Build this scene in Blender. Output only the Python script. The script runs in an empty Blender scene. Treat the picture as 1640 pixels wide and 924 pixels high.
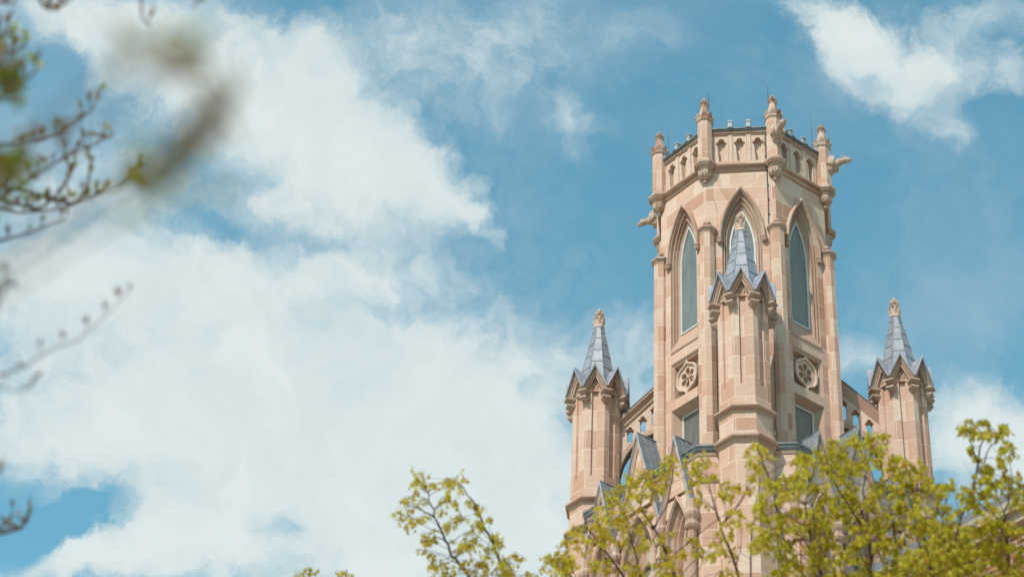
import bpy, math, random
from mathutils import Vector, Matrix
from mathutils.geometry import tessellate_polygon
import numpy as np
random.seed(7); rng = np.random.default_rng(7)
R = math.radians
sc = bpy.context.scene
col = sc.collection

# ------------------------------------------------------------------ camera
FPX, PITCH, YAW, ROLL, DIST, PHI = 3488.70, 0.63733, -0.13264, 0.05098, 59.762, -0.01739
C0 = Vector((0, -DIST, 1.6))
FW = Vector((math.sin(YAW)*math.cos(PITCH), math.cos(YAW)*math.cos(PITCH), math.sin(PITCH)))
rt = FW.cross(Vector((0, 0, 1))).normalized(); up = rt.cross(FW)
RT = rt*math.cos(ROLL) + up*math.sin(ROLL)
UP = -rt*math.sin(ROLL) + up*math.cos(ROLL)
cam = bpy.data.cameras.new('camera'); camo = bpy.data.objects.new('camera', cam); col.objects.link(camo)
m = Matrix((RT, UP, -FW)).transposed().to_4x4(); m.translation = C0
camo.matrix_world = m
cam.sensor_width = 36; cam.lens = FPX/1640*36; cam.clip_end = 5000; cam.clip_start = 0.05
cam.dof.use_dof = True; cam.dof.focus_distance = 69; cam.dof.aperture_fstop = 2.8; cam.dof.aperture_blades = 9
sc.camera = camo
def ray(x, y):
    return (FW + RT*((x-820)/FPX) + UP*((462-y)/FPX)).normalized()
def at(x, y, s):
    return C0 + ray(x, y)*s

# ------------------------------------------------------------------ colour management, world, sun
sc.view_settings.view_transform = 'Standard'; sc.view_settings.look = 'None'
sc.view_settings.exposure = 0.0; sc.view_settings.gamma = 1
SUN_AZ, SUN_EL = R(-30), R(50)          # azimuth measured from the viewer's side of the tower, minus = left
S = Vector((math.sin(SUN_AZ)*math.cos(SUN_EL), -math.cos(SUN_AZ)*math.cos(SUN_EL), math.sin(SUN_EL)))
sun = bpy.data.lights.new('sun', 'SUN'); suno = bpy.data.objects.new('sun', sun); col.objects.link(suno)
sun.energy = 4.4; sun.angle = R(0.55); sun.color = (1.0, 0.93, 0.85)
suno.rotation_euler = S.to_track_quat('Z', 'Y').to_euler()

W = bpy.data.worlds.new('World'); sc.world = W; W.use_nodes = True
nt = W.node_tree; nt.nodes.clear()
class NB:
    """tiny node builder"""
    def __init__(s, tree): s.t = tree
    def n(s, typ, **kw):
        nd = s.t.nodes.new(typ)
        ins = kw.pop('ins', {})
        for k, v in kw.items(): setattr(nd, k, v)
        for k, v in ins.items():
            if isinstance(v, bpy.types.NodeSocket): s.t.links.new(v, nd.inputs[k])
            else: nd.inputs[k].default_value = v
        return nd
    def math(s, op, a, b=0.0, c=0.0, clamp=False):
        return s.n('ShaderNodeMath', operation=op, use_clamp=clamp, ins={0: a, 1: b, 2: c}).outputs[0]
    def vmath(s, op, a, b=(0, 0, 0), sc_=None):
        ins = {0: a, 1: b}
        if sc_ is not None: ins[3] = sc_
        nd = s.n('ShaderNodeVectorMath', operation=op, ins=ins)
        return nd.outputs['Value'] if op in ('DOT_PRODUCT', 'LENGTH') else nd.outputs[0]
    def ss(s, x, a, b, lo=0.0, hi=1.0):
        return s.n('ShaderNodeMapRange', interpolation_type='SMOOTHSTEP', ins={0: x, 1: a, 2: b, 3: lo, 4: hi}).outputs[0]
    def mix(s, f, a, b):
        nd = s.n('ShaderNodeMix', data_type='RGBA')
        for k, v in ((0, f), (6, a), (7, b)):
            if isinstance(v, bpy.types.NodeSocket): s.t.links.new(v, nd.inputs[k])
            else: nd.inputs[k].default_value = v
        return nd.outputs[2]
    def noise(s, v, scale, detail=5, rough=.55, dist=0.0, out=0):
        return s.n('ShaderNodeTexNoise', ins={'Vector': v, 'Scale': scale, 'Detail': detail, 'Roughness': rough, 'Distortion': dist}).outputs[out]
nb = NB(nt)
sky = nb.n('ShaderNodeTexSky', sky_type='NISHITA'); sky.sun_disc = False
sky.sun_elevation = SUN_EL; sky.sun_rotation = math.atan2(S.x, S.y)
sky.air_density = 1.0; sky.dust_density = 0.6; sky.ozone_density = 2.0
skyc = nb.vmath('MULTIPLY', sky.outputs[0], (1.50, 2.46, 1.96))
hsv = skyc
tc = nb.n('ShaderNodeTexCoord').outputs['Generated']
dF = nb.math('MAXIMUM', nb.vmath('DOT_PRODUCT', tc, tuple(FW)), 0.05)
# gnomonic coordinates of the part of the sky above the tower, in thousands of arc-pixels
gx = nb.math('MULTIPLY', nb.math('DIVIDE', nb.vmath('DOT_PRODUCT', tc, tuple(RT)), dF), FPX/1000)
gy = nb.math('MULTIPLY', nb.math('DIVIDE', nb.vmath('DOT_PRODUCT', tc, tuple(UP)), dF), FPX/1000)
G = nb.n('ShaderNodeCombineXYZ', ins={0: gx, 1: gy, 2: 0.0}).outputs[0]
# domain warp
w1 = nb.vmath('SUBTRACT', nb.noise(G, 3.2, 3, .55, 0, 1), (.5, .5, .5))
w2 = nb.vmath('SUBTRACT', nb.noise(G, 13.0, 5, .62, 0, 1), (.5, .5, .5))
GW = nb.vmath('ADD', nb.vmath('ADD', G, nb.vmath('SCALE', w1, sc_=0.20)), nb.vmath('SCALE', w2, sc_=0.085))
w3 = nb.vmath('SUBTRACT', nb.noise(GW, 30.0, 5, .6, .5, 1), (.5, .5, .5))
GW = nb.vmath('ADD', GW, nb.vmath('SCALE', w3, sc_=0.030))
CLOUDS = [  # x, y, rx, ry, rot (deg, ccw), weight
 (150, 60, 190, 90, -15, .8), (330, 120, 210, 110, -25, .6), (230, 30, 190, 60, 0, .3), (490, 100, 90, 60, -30, .45), (500, 150, 150, 80, -30, .25),
 (420, 205, 190, 80, -22, .65), (590, 240, 170, 75, -32, .75), (670, 280, 120, 48, -38, .8), (725, 328, 75, 24, -38, .6),
 (120, 250, 200, 100, 0, .35), (300, 340, 260, 60, -5, .16), (480, 320, 200, 55, -12, .28), (620, 360, 180, 50, -20, .15), (240, 330, 380, 150, 0, .14), (520, 385, 220, 32, -8, -.22), (300, 372, 170, 26, 0, -.15),
 (90, 460, 270, 85, 0, .75), (320, 470, 240, 90, -10, .7), (570, 445, 110, 45, 10, .5), (600, 520, 240, 80, -20, .5),
 (180, 600, 320, 130, 0, .95), (470, 630, 270, 130, 0, 1.0), (700, 640, 200, 120, -20, 1.1), (830, 680, 130, 90, -20, .9),
 (700, 780, 290, 120, 0, 1.2), (400, 760, 270, 110, 0, 1.0), (600, 900, 320, 110, 0, 1.1), (250, 880, 170, 90, 20, .8), (80, 910, 170, 40, 15, .8),
 (150, 700, 260, 90, 0, 1.0), (860, 860, 130, 130, 0, .9), (900, 590, 150, 60, -15, .35),
 (1240, 8, 110, 28, -15, .35), (1330, 30, 110, 55, -25, .6), (1400, 90, 120, 75, -30, .62), (1470, 150, 90, 65, -35, .7), (1550, 65, 120, 50, 25, .72), (1440, 45, 120, 60, 0, .5), (1345, 105, 60, 55, 20, .45), (1600, 130, 80, 40, 0, .3), (1390, 125, 26, 22, 0, -.35),
 (1350, 140, 70, 40, 30, .35), (1580, 120, 90, 40, 0, .35), (922, 198, 58, 38, 0, .62),
 (1560, 700, 150, 90, -10, .95), (1600, 650, 120, 60, 0, .45), (1640, 750, 150, 80, 0, .8), (1380, 600, 90, 40, 0, .5), (1020, 570, 120, 60, 10, .45), (1010, 650, 110, 60, 0, .5),
 (700, 70, 330, 130, 0, .33), (860, 70, 260, 100, 10, .26), (600, 180, 300, 120, -20, .18), (200, 380, 420, 120, 0, .20), (820, 430, 300, 150, -20, .18), (500, 300, 520, 300, 0, .10), (560, 400, 160, 60, 0, .22), (760, 500, 190, 70, -25, .25),
 (75, 135, 75, 55, 0, -.55), (75, 835, 135, 42, 5, -1.0), (450, 822, 50, 30, 0, -.75), (300, 215, 90, 50, 0, -.3), (440, 20, 90, 45, 0, -.35), (610, 590, 90, 26, 15, -.3), (820, 600, 60, 24, -20, -.3), (520, 560, 60, 26, -20, -.2), (30,745,60,30,0,-.2),
]
acc = None
for (x, y, rx, ry, ro, wt) in CLOUDS:
    mp = nb.n('ShaderNodeMapping', vector_type='TEXTURE', ins={'Vector': GW, 'Location': ((x-820)/1000, (462-y)/1000, 0), 'Rotation': (0, 0, R(ro)), 'Scale': (rx/1000*1.25, ry/1000*1.25, 1)})
    gr = nb.n('ShaderNodeTexGradient', gradient_type='SPHERICAL', ins={'Vector': mp.outputs[0]}).outputs['Fac']
    gr = nb.math('MULTIPLY', gr, wt*1.25)
    acc = gr if acc is None else nb.math('ADD', acc, gr)
# unseen loose cloud over the rest of the sky, increased for neutral fill light
far = nb.ss(nb.vmath('DOT_PRODUCT', tc, tuple(FW)), .965, .93)
P3 = nb.vmath('MULTIPLY', tc, (1, 1, 2.0))
gen = nb.ss(nb.noise(P3, 2.6, 6, .6, .3), .42, .60)
acc = nb.mix(far, acc, gen)
acc = nb.n('ShaderNodeRGBToBW', ins={0: acc}).outputs[0]
f1 = nb.noise(GW, 6.0, 9, .62, .25)
f2 = nb.noise(GW, 24.0, 7, .65, .4)
fb = nb.math('ADD', nb.math('MULTIPLY', f1, .72), nb.math('MULTIPLY', f2, .28))
den = nb.math('ADD', acc, nb.math('MULTIPLY', nb.math('SUBTRACT', fb, .5), nb.ss(acc, 0.0, .5, .4, 2.2)))
d1 = nb.ss(den, -.02, 1.12)
veil = nb.ss(nb.noise(GW, 2.2, 6, .62, .5), .40, .74, .0, .22)
d1 = nb.math('ADD', d1, nb.math('MULTIPLY', veil, nb.math('SUBTRACT', 1.0, d1)))
shade = nb.ss(nb.noise(GW, 5.5, 8, .62, .6), .38, .66)
thick = nb.ss(den, .55, 1.7)
cw = nb.mix(shade, (.57, .70, .735, 1), (.74, .82, .81, 1))
cw = nb.mix(nb.math('MULTIPLY', thick, .65), cw, (.79, .855, .84, 1))
bg = nb.n('ShaderNodeBackground', ins={'Strength': 0.10})
cl10 = nb.vmath('SCALE', cw, sc_=10.0)
nt.links.new(nb.mix(nb.math('MULTIPLY', d1, .95), hsv, cl10), bg.inputs[0])
out = nb.n('ShaderNodeOutputWorld'); nt.links.new(bg.outputs[0], out.inputs[0])

# ------------------------------------------------------------------ materials
def mat(name):
    mt = bpy.data.materials.new(name); mt.use_nodes = True
    b = mt.node_tree.nodes['Principled BSDF']
    return mt, NB(mt.node_tree), b
def ramp(n, fac, stops):
    r = n.n('ShaderNodeValToRGB', ins={0: fac}); e = r.color_ramp.elements
    while len(e) < len(stops): e.new(.5)
    for i, (p, c) in enumerate(stops): e[i].position = p; e[i].color = (*c, 1)
    return r.outputs[0]
def facing_uv(n, offs=0.0):
    g = n.n('ShaderNodeNewGeometry'); tcn = n.n('ShaderNodeTexCoord')
    P = tcn.outputs['Object']; 
    Nn = n.n('ShaderNodeVectorTransform', vector_type='NORMAL', convert_from='WORLD', convert_to='OBJECT', ins={0: g.outputs['True Normal']}).outputs[0]
    T = n.vmath('NORMALIZE', n.vmath('CROSS_PRODUCT', (0, 0, 1), n.vmath('ADD', Nn, (.0001, .0002, 0))))
    t = n.vmath('DOT_PRODUCT', P, T)
    # a different running offset for every orientation, so joints do not line up round the corners
    sn = n.n('ShaderNodeSeparateXYZ', ins={0: Nn})
    key = n.math('ADD', n.math('MULTIPLY', n.math('SNAP', sn.outputs[0], .2), 3.7), n.math('MULTIPLY', n.math('SNAP', sn.outputs[1], .2), 5.3))
    t = n.math('ADD', t, key)
    z = n.n('ShaderNodeSeparateXYZ', ins={0: P}).outputs[2]
    return P, t, z, n.n('ShaderNodeCombineXYZ', ins={0: t, 1: z, 2: 0.0}).outputs[0]
STONE = [(0.0, (.44, .248, .178)), (.18, (.545, .335, .248)), (.42, (.61, .40, .305)), (.66, (.64, .45, .36)), (.86, (.68, .525, .435)), (1.0, (.54, .32, .23))]
def stone(name, bw, bh, mort=.011, joints=True, tint=1.0):
    mt, n, b = mat(name)
    P, t, z, uv = facing_uv(n)
    sd = n.noise(P, 1.3, 3, .5, 0, 1)
    br = n.n('ShaderNodeTexBrick', offset=.5, squash=1.0, ins={'Vector': uv, 'Color1': (0, 0, 0, 1), 'Color2': (1, 1, 1, 1), 'Mortar': (.5, .5, .5, 1), 'Scale': 1.0,
        'Mortar Size': mort if joints else 0.0, 'Mortar Smooth': .3, 'Bias': 0.0, 'Brick Width': bw, 'Row Height': bh})
    rnd = br.outputs['Color']
    if not joints: rnd = .80
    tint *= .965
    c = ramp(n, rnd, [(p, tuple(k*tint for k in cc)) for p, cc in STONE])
    # slow mottling, bedding and weather stains of the sandstone itself
    big = n.noise(P, .9, 4, .6, .3)
    med = n.noise(n.vmath('MULTIPLY', P, (1, 1, 3.5)), 3.0, 6, .65, .6)
    fine = n.noise(P, 38, 4, .7)
    c = n.mix(n.ss(med, .38, .70, 0, .42), c, (.50*tint, .27*tint, .195*tint, 1))
    c = n.mix(n.ss(big, .42, .72, 0, .38), c, (.67*tint, .50*tint, .415*tint, 1))
    k = n.ss(fine, .25, .75, .88, 1.08)
    c = n.vmath('SCALE', c, sc_=k)
    streak = n.noise(n.vmath('MULTIPLY', P, (5.0, 5.0, .35)), 1.6, 5, .65)
    c = n.mix(n.ss(streak, .60, .80, 0, .30), c, (.28*tint, .18*tint, .14*tint, 1))
    if joints:
        c = n.mix(n.math('MULTIPLY', br.outputs['Fac'], .72), c, (.84*tint, .67*tint, .57*tint, 1))
    n.t.links.new(c, b.inputs['Base Color'])
    b.inputs['Roughness'].default_value = .88
    b.inputs['Specular IOR Level'].default_value = .2
    h = n.math('ADD', n.math('MULTIPLY', n.noise(P, 22, 6, .7), .6), n.math('MULTIPLY', n.noise(P, 5, 4, .6), .6))
    h = n.math('SUBTRACT', h, n.math('MULTIPLY', br.outputs['Fac'], .25 if joints else 0.0))
    bp = n.n('ShaderNodeBump', ins={'Strength': .45, 'Distance': .02, 'Height': h})
    n.t.links.new(bp.outputs[0], b.inputs['Normal'])
    return mt
M = {}
M['ashlar'] = stone('sandstone_ashlar', .95, .58)
M['shaft'] = stone('sandstone_shaft', .74, .66, .010, tint=.97)
M['turret'] = stone('sandstone_turret', .62, .74, .011, tint=.98)
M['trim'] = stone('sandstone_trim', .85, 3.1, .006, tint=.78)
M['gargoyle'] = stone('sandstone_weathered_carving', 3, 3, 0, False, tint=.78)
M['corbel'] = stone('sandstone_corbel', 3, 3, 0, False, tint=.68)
M['carved'] = stone('sandstone_carved', 3, 3, 0, False, tint=.95)

def lead(name, base, dark):
    mt, n, b = mat(name)
    P = n.n('ShaderNodeTexCoord').outputs['Object']
    a = n.noise(P, 2.5, 6, .65, .8); s_ = n.noise(n.vmath('MULTIPLY', P, (6, 6, .8)), 2.5, 5, .6)
    c = n.mix(n.ss(a, .35, .7), (*dark, 1), (*base, 1))
    c = n.mix(n.ss(s_, .55, .8, 0, .45), c, (.50, .51, .54, 1))
    n.t.links.new(c, b.inputs['Base Color'])
    b.inputs['Metallic'].default_value = .1; b.inputs['Roughness'].default_value = .55
    bp = n.n('ShaderNodeBump', ins={'Strength': .25, 'Distance': .03, 'Height': n.noise(P, 5, 5, .6)})
    n.t.links.new(bp.outputs[0], b.inputs['Normal'])
    return mt
M['lead'] = lead('weathered_lead', (.31, .325, .375), (.21, .22, .26))
M['lead_dark'] = lead('dark_lead', (.21, .235, .25), (.11, .13, .14))
M['lead_grey'] = lead('grey_lead', (.24, .25, .275), (.15, .16, .18))
M['cap_grey'] = lead('pale_zinc_cap', (.36, .37, .39), (.28, .29, .31))
def glass(name, c1, c2):
    mt, n, b = mat(name)
    P = n.n('ShaderNodeTexCoord').outputs['Object']
    a = n.noise(n.vmath('MULTIPLY', P, (1.5, 1.5, .5)), 2.2, 5, .6, .5)
    n.t.links.new(n.mix(n.ss(a, .3, .75), (*c1, 1), (*c2, 1)), b.inputs['Base Color'])
    n.t.links.new(n.ss(a, .3, .8, .16, .35), b.inputs['Roughness'])
    b.inputs['IOR'].default_value = 1.5
    return mt
M['glass'] = glass('hazy_glazing', (.135, .155, .155), (.19, .215, .205))
M['glass_dark'] = glass('dark_glazing', (.12, .105, .085), (.17, .15, .125))
def plain(name, c, rough=.6, metal=0.0, var=.15, sc_=9):
    mt, n, b = mat(name)
    P = n.n('ShaderNodeTexCoord').outputs['Object']
    a = n.noise(P, sc_, 5, .6)
    n.t.links.new(n.mix(a, (*[k*(1-var) for k in c], 1), (*[min(1, k*(1+var)) for k in c], 1)), b.inputs['Base Color'])
    b.inputs['Roughness'].default_value = rough; b.inputs['Metallic'].default_value = metal
    return mt
M['white_metal'] = plain('white_window_frame', (.55, .55, .55), .45, .0)
M['iron'] = plain('dark_iron', (.05, .05, .055), .5, .5)
M['bark'] = plain('brown_bark', (.085, .05, .038), .9, 0, .4, 25)
M['twigbark'] = plain('purplish_twig_bark', (.10, .055, .045), .85, 0, .35, 30)
def leafmat(name, stops, trans=.5, sat=1):
    mt, n, b = mat(name)
    isl = n.n('ShaderNodeNewGeometry').outputs['Random Per Island']
    c = ramp(n, isl, stops)
    P = n.n('ShaderNodeTexCoord').outputs['Object']
    c = n.mix(n.ss(n.noise(P, .9, 3, .5), .35, .65, 0, .30), c, (.50, .44, .03, 1))
    n.t.links.new(c, b.inputs['Base Color']); b.inputs['Roughness'].default_value = .45
    b.inputs['Specular IOR Level'].default_value = .35
    tr = n.n('ShaderNodeBsdfTranslucent', ins={0: c})
    mx = n.n('ShaderNodeMixShader', ins={0: trans, 1: b.outputs[0], 2: tr.outputs[0]})
    n.t.links.new(mx.outputs[0], n.t.nodes['Material Output'].inputs[0])
    return mt
M['leaf'] = leafmat('spring_maple_leaf', [(0, (.74, .64, .035)), (.3, (.82, .73, .06)), (.5, (.58, .56, .03)), (.70, (.82, .66, .08)), (.84, (.60, .24, .09)), (1, (.46, .46, .03))], .68)
M['leaf_dense'] = leafmat('maple_leaf', [(0, (.60, .58, .03)), (.25, (.78, .70, .045)), (.5, (.44, .47, .025)), (.70, (.78, .65, .07)), (.85, (.54, .22, .08)), (1, (.34, .39, .025))], .62)
M['budleaf'] = leafmat('unfolding_red_green_leaf', [(0, (.11, .12, .05)), (.25, (.14, .085, .10)), (.55, (.17, .08, .085)), (.8, (.13, .085, .12)), (1, (.30, .17, .05))], .3)
M['greenleaf'] = leafmat('unfolding_green_leaf', [(0, (.10, .24, .02)), (.5, (.17, .28, .02)), (.8, (.34, .20, .03)), (1, (.11, .22, .03))], .35)
def brickmat():
    mt, n, b = mat('red_brick')
    P, t, z, uv = facing_uv(n)
    br = n.n('ShaderNodeTexBrick', ins={'Vector': uv, 'Color1': (.16, .045, .025, 1), 'Color2': (.27, .09, .045, 1), 'Mortar': (.42, .36, .30, 1), 'Scale': 1.0, 'Mortar Size': .007, 'Brick Width': .22, 'Row Height': .078})
    n.t.links.new(br.outputs['Color'], b.inputs['Base Color']); b.inputs['Roughness'].default_value = .9
    bp = n.n('ShaderNodeBump', invert=True, ins={'Strength': .5, 'Distance': .01, 'Height': br.outputs['Fac']}); n.t.links.new(bp.outputs[0], b.inputs['Normal'])
    return mt
M['brick'] = brickmat()
M['cream'] = plain('cream_limestone', (.36, .29, .22), .85)
M['grey_roof'] = plain('grey_roof_sheet', (.15, .15, .165), .6)

# ------------------------------------------------------------------ mesh helpers
class MB:
    def __init__(s): s.v = []; s.f = []
    def add(s, vs, fs, T=None):
        o = len(s.v)
        s.v += [tuple(T @ Vector(p)) if T is not None else tuple(p) for p in vs]
        s.f += [tuple(i+o for i in f) for f in fs]
        return s
    def build(s, name, m_, parent=None, smooth=False):
        me = bpy.data.meshes.new(name); me.from_pydata(s.v, [], s.f)
        me.materials.append(m_); me.validate()
        if smooth: me.polygons.foreach_set('use_smooth', [True]*len(me.polygons))
        o = bpy.data.objects.new(name, me); col.objects.link(o)
        if parent: o.parent = parent
        return o
    def box(s, a, b, T=None):
        (x0, y0, z0), (x1, y1, z1) = a, b
        vs = [(x0,y0,z0),(x1,y0,z0),(x1,y1,z0),(x0,y1,z0),(x0,y0,z1),(x1,y0,z1),(x1,y1,z1),(x0,y1,z1)]
        return s.add(vs, [(0,3,2,1),(4,5,6,7),(0,1,5,4),(1,2,6,5),(2,3,7,6),(3,0,4,7)], T)
    def lathe(s, prof, n=8, T=None, rot=R(22.5), apo=True, cap=True, jit=0):
        """prof = [(radius, z)] bottom to top; apo: radius is the apothem"""
        k = 1/math.cos(math.pi/n) if apo else 1
        vs = []; fs = []
        for r, z in prof:
            for i in range(n):
                a = rot + 2*math.pi*i/n
                vs.append((r*k*math.sin(a), -r*k*math.cos(a), z))
        for j in range(len(prof)-1):
            for i in range(n):
                i2 = (i+1) % n
                fs.append((j*n+i, j*n+i2, (j+1)*n+i2, (j+1)*n+i))
        if cap:
            fs.append(tuple(reversed(range(n)))); fs.append(tuple((len(prof)-1)*n+i for i in range(n)))
        return s.add(vs, fs, T)
    def plate(s, outer, holes, n0, n1, T=None, back=True, sides=True):
        """polygon in (u, z) with holes, front at n1, back at n0"""
        loops = [outer]+holes
        flat = [p for l in loops for p in l]
        tri = tessellate_polygon([[Vector((p[0], p[1], 0)) for p in l] for l in loops])
        N = len(flat)
        vs = [(p[0], -n1, p[1]) for p in flat] + ([(p[0], -n0, p[1]) for p in flat] if (back or sides) else [])
        fs = []
        for t in tri:
            a, b, c = (Vector(flat[i]) for i in t)
            ccw = (b-a).x*(c-a).y-(b-a).y*(c-a).x > 0
            t = tuple(t) if ccw else (t[0], t[2], t[1])
            fs.append(t)
            if back: fs.append(tuple(N+i for i in reversed(t)))
        if sides:
            o = 0
            for li, l in enumerate(loops):
                ar = sum(l[i][0]*l[(i+1) % len(l)][1]-l[(i+1) % len(l)][0]*l[i][1] for i in range(len(l)))
                for i in range(len(l)):
                    a, b = o+i, o+(i+1) % len(l)
                    q = (a, N+a, N+b, b)
                    if (ar > 0) == (li > 0): q = q[::-1]
                    fs.append(q)
                o += len(l)
        return s.add(vs, fs, T)
    def loft(s, rings, T=None, closed=False, caps=False):
        n = len(rings[0]); vs = [p for r_ in rings for p in r_]; fs = []
        for j in range(len(rings)-1):
            for i in range(n if closed else n-1):
                i2 = (i+1) % n
                fs.append((j*n+i, j*n+i2, (j+1)*n+i2, (j+1)*n+i))
        if caps: fs += [tuple(reversed(range(n))), tuple((len(rings)-1)*n+i for i in range(n))]
        return s.add(vs, fs, T)
    def tube(s, pts, rad, n=6, T=None):
        pts = [Vector(p) for p in pts]
        if not hasattr(rad, '__len__'): rad = [rad]*len(pts)
        rings = []
        d0 = (pts[1]-pts[0]).normalized()
        ref = d0.orthogonal().normalized()
        for i, p in enumerate(pts):
            d = (pts[min(i+1, len(pts)-1)]-pts[max(i-1, 0)]).normalized()
            ref = (ref-d*ref.dot(d))
            ref = ref.normalized() if ref.length > 1e-5 else d.orthogonal().normalized()
            b = d.cross(ref)
            rings.append([tuple(p+(ref*math.cos(2*math.pi*k/n)+b*math.sin(2*math.pi*k/n))*rad[i]) for k in range(n)])
        return s.loft(rings, T, True, True)
    def sphere(s, c, r, n=8, m_=6, sq=(1, 1, 1), T=None):
        vs = []; fs = []
        for j in range(m_+1):
            th = math.pi*j/m_
            for i in range(n):
                a = 2*math.pi*i/n
                vs.append((c[0]+r*sq[0]*math.sin(th)*math.cos(a), c[1]+r*sq[1]*math.sin(th)*math.sin(a), c[2]-r*sq[2]*math.cos(th)))
        for j in range(m_):
            for i in range(n):
                i2 = (i+1) % n
                fs.append((j*n+i, j*n+i2, (j+1)*n+i2, (j+1)*n+i))
        return s.add(vs, fs, T)
def Tz(a, r=0.0, z=0.0):
    """frame at angle a (deg, 0 = toward the viewer, + = right) and radius r, its -Y pointing outwards"""
    return Matrix.Rotation(R(a), 4, 'Z') @ Matrix.Translation((0, -r, z))
def empty(name, loc=(0, 0, 0), rz=0.0):
    o = bpy.data.objects.new(name, None); col.objects.link(o); o.location = loc; o.rotation_euler = (0, 0, rz); o.empty_display_size = .3
    return o
def tag(o, label=None, cat=None, group=None, kind=None):
    for k, v in (('label', label), ('category', cat), ('group', group), ('kind', kind)):
        if v: o[k] = v
    return o
def dup(o, parent, T=None):
    c = o.copy(); col.objects.link(c); c.parent = parent
    if T is not None: c.matrix_local = T
    for ch in list(o.children):
        d = ch.copy(); col.objects.link(d); d.parent = c
    return c
def arch(w, zs, h, zb, n=9):
    """pointed arch outline, counter-clockwise from bottom-right: (u, z) points; apex at zs+h"""
    r = (w*w+h*h)/(2*w); pts = [(w, zb)]
    a1 = math.atan2(h, r-w)
    a1 = math.asin(min(1, h/r)) if h <= r else a1
    for i in range(n+1):
        t = a1*i/n
        pts.append((w-r+r*math.cos(t), zs+r*math.sin(t)))
    pts[-1] = (0, zs+h)
    left = [(-u, z) for u, z in reversed(pts[:-1])]
    return pts+left
def P3d(pts, nn): return [(u, -nn, z) for u, z in pts]
def trefoil(cx, zb, zc, sw, rl, n=7):
    """slot of half width sw from zb up to a trefoil head centred at zc with lobes rl"""
    pts = [(cx-sw, zb), (cx+sw, zb)]
    for i in range(n): a = R(-75+135*i/(n-1)); pts.append((cx+rl*.86+rl*.66*math.cos(a), zc-.12*rl+rl*.66*math.sin(a)))
    for i in range(n+2): a = R(-15+210*i/(n+1)); pts.append((cx+rl*.80*math.cos(a), zc+rl*.92+rl*.80*math.sin(a)))
    for i in range(n): a = R(120+135*i/(n-1)); pts.append((cx-rl*.86+rl*.66*math.cos(a), zc-.12*rl+rl*.66*math.sin(a)))
    return pts
def sweep(mb, path, prof, T=None, closed=False, capends=True):
    """path: (u, z) points in a face plane at n=0; prof: closed (out-from-path, n) section. Out = left of travel."""
    n = len(path); rings = []
    for i, (u, z) in enumerate(path):
        a = path[i-1] if (i > 0 or closed) else None
        b = path[(i+1) % n] if (i < n-1 or closed) else None
        def nrm(p, q):
            d = Vector((q[0]-p[0], q[1]-p[1])).normalized(); return Vector((d.y, -d.x))
        if a and b:
            n1, n2 = nrm(a, (u, z)), nrm((u, z), b); mvec = (n1+n2).normalized(); k = 1/max(.35, mvec.dot(n1))
        else:
            mvec = nrm(a, (u, z)) if a else nrm((u, z), b); k = 1
        rings.append([(u+mvec.x*o*k, -nn, z+mvec.y*o*k) for o, nn in prof])
    if closed: rings.append(rings[0])
    mb.loft(rings, T, True, capends and not closed)

# finial of leafy crockets, used on pinnacles and spires
def leaf_lump(mb, ang, r, z, w, h, out_, tilt, T=None):
    """one carved leaf curling outwards"""
    F = Tz(ang, r, z)
    if T is not None: F = T @ F
    rows = [(0, 0, w*.75), (h*.45, out_*.35, w), (h*.8, out_*.9, w*.8), (h, out_*1.25, w*.35), (h*.9, out_*1.55, w*.15)]
    th = w*.45
    rings = [[(-ww/2, -o, zz), (0, -o-th*.7, zz), (ww/2, -o, zz), (0, -o+th*.5, zz)] for zz, o, ww in rows]
    mb.loft(rings, F, True, True)
def crocket_finial(mb, z0, s=1.0, T=None, rot=0.0):
    """total height about .86*s"""
    mb.lathe([(.17*s, z0), (.19*s, z0+.03*s), (.19*s, z0+.07*s), (.155*s, z0+.11*s), (.14*s, z0+.2*s), (.11*s, z0+.34*s), (.085*s, z0+.55*s), (.07*s, z0+.78*s)], 8, T)
    B = T if T is not None else Matrix()
    for k in range(8): leaf_lump(mb, 45*k+rot, .135*s, z0+.10*s, .12*s, .25*s, .045*s, 0, T)
    for k in range(8):
        leaf_lump(mb, 45*k+22.5+rot, .10*s, z0+.30*s, .10*s, .15*s, .055*s, 0, T)
        F = B @ Tz(45*k+22.5+rot, .165*s, z0+.47*s); mb.sphere((0, 0, 0), .05*s, 6, 4, (1, 1, .75), F)
    for k in range(6):
        F = B @ Tz(60*k+rot, .125*s, z0+.63*s); mb.sphere((0, 0, 0), .062*s, 6, 4, (1, 1, .8), F)
    for k in range(4):
        F = B @ Tz(90*k+rot, .075*s, z0+.75*s); mb.sphere((0, 0, 0), .058*s, 6, 4, (1, 1, .8), F)
    mb.sphere((0, 0, z0+.82*s), .065*s, 8, 6, (1, 1, .95), T)

# ------------------------------------------------------------------ the ground
g = MB(); n_ = 48
g.add([(-1500, -1500, 0), (1500, -1500, 0), (1500, 1500, 0), (-1500, 1500, 0)], [(0, 1, 2, 3)])
gm, gn, gb = mat('lawn')
gP = gn.n('ShaderNodeTexCoord').outputs['Object']
gn.t.links.new(gn.mix(gn.noise(gP, .3, 8, .7), (.10, .10, .04, 1), (.17, .15, .08, 1)), gb.inputs['Base Color']); gb.inputs['Roughness'].default_value = .95
tag(g.build('ground', gm), kind='structure')
g = MB(); g.box((-60, -72, -.02), (60, 40, .004)); tag(g.build('bounce_pavement', plain('warm_bounce_paving', (.44, .35, .28), .9)), kind='structure')  # unseen forecourt, made wide and tan to bounce warm light onto the tower

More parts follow.
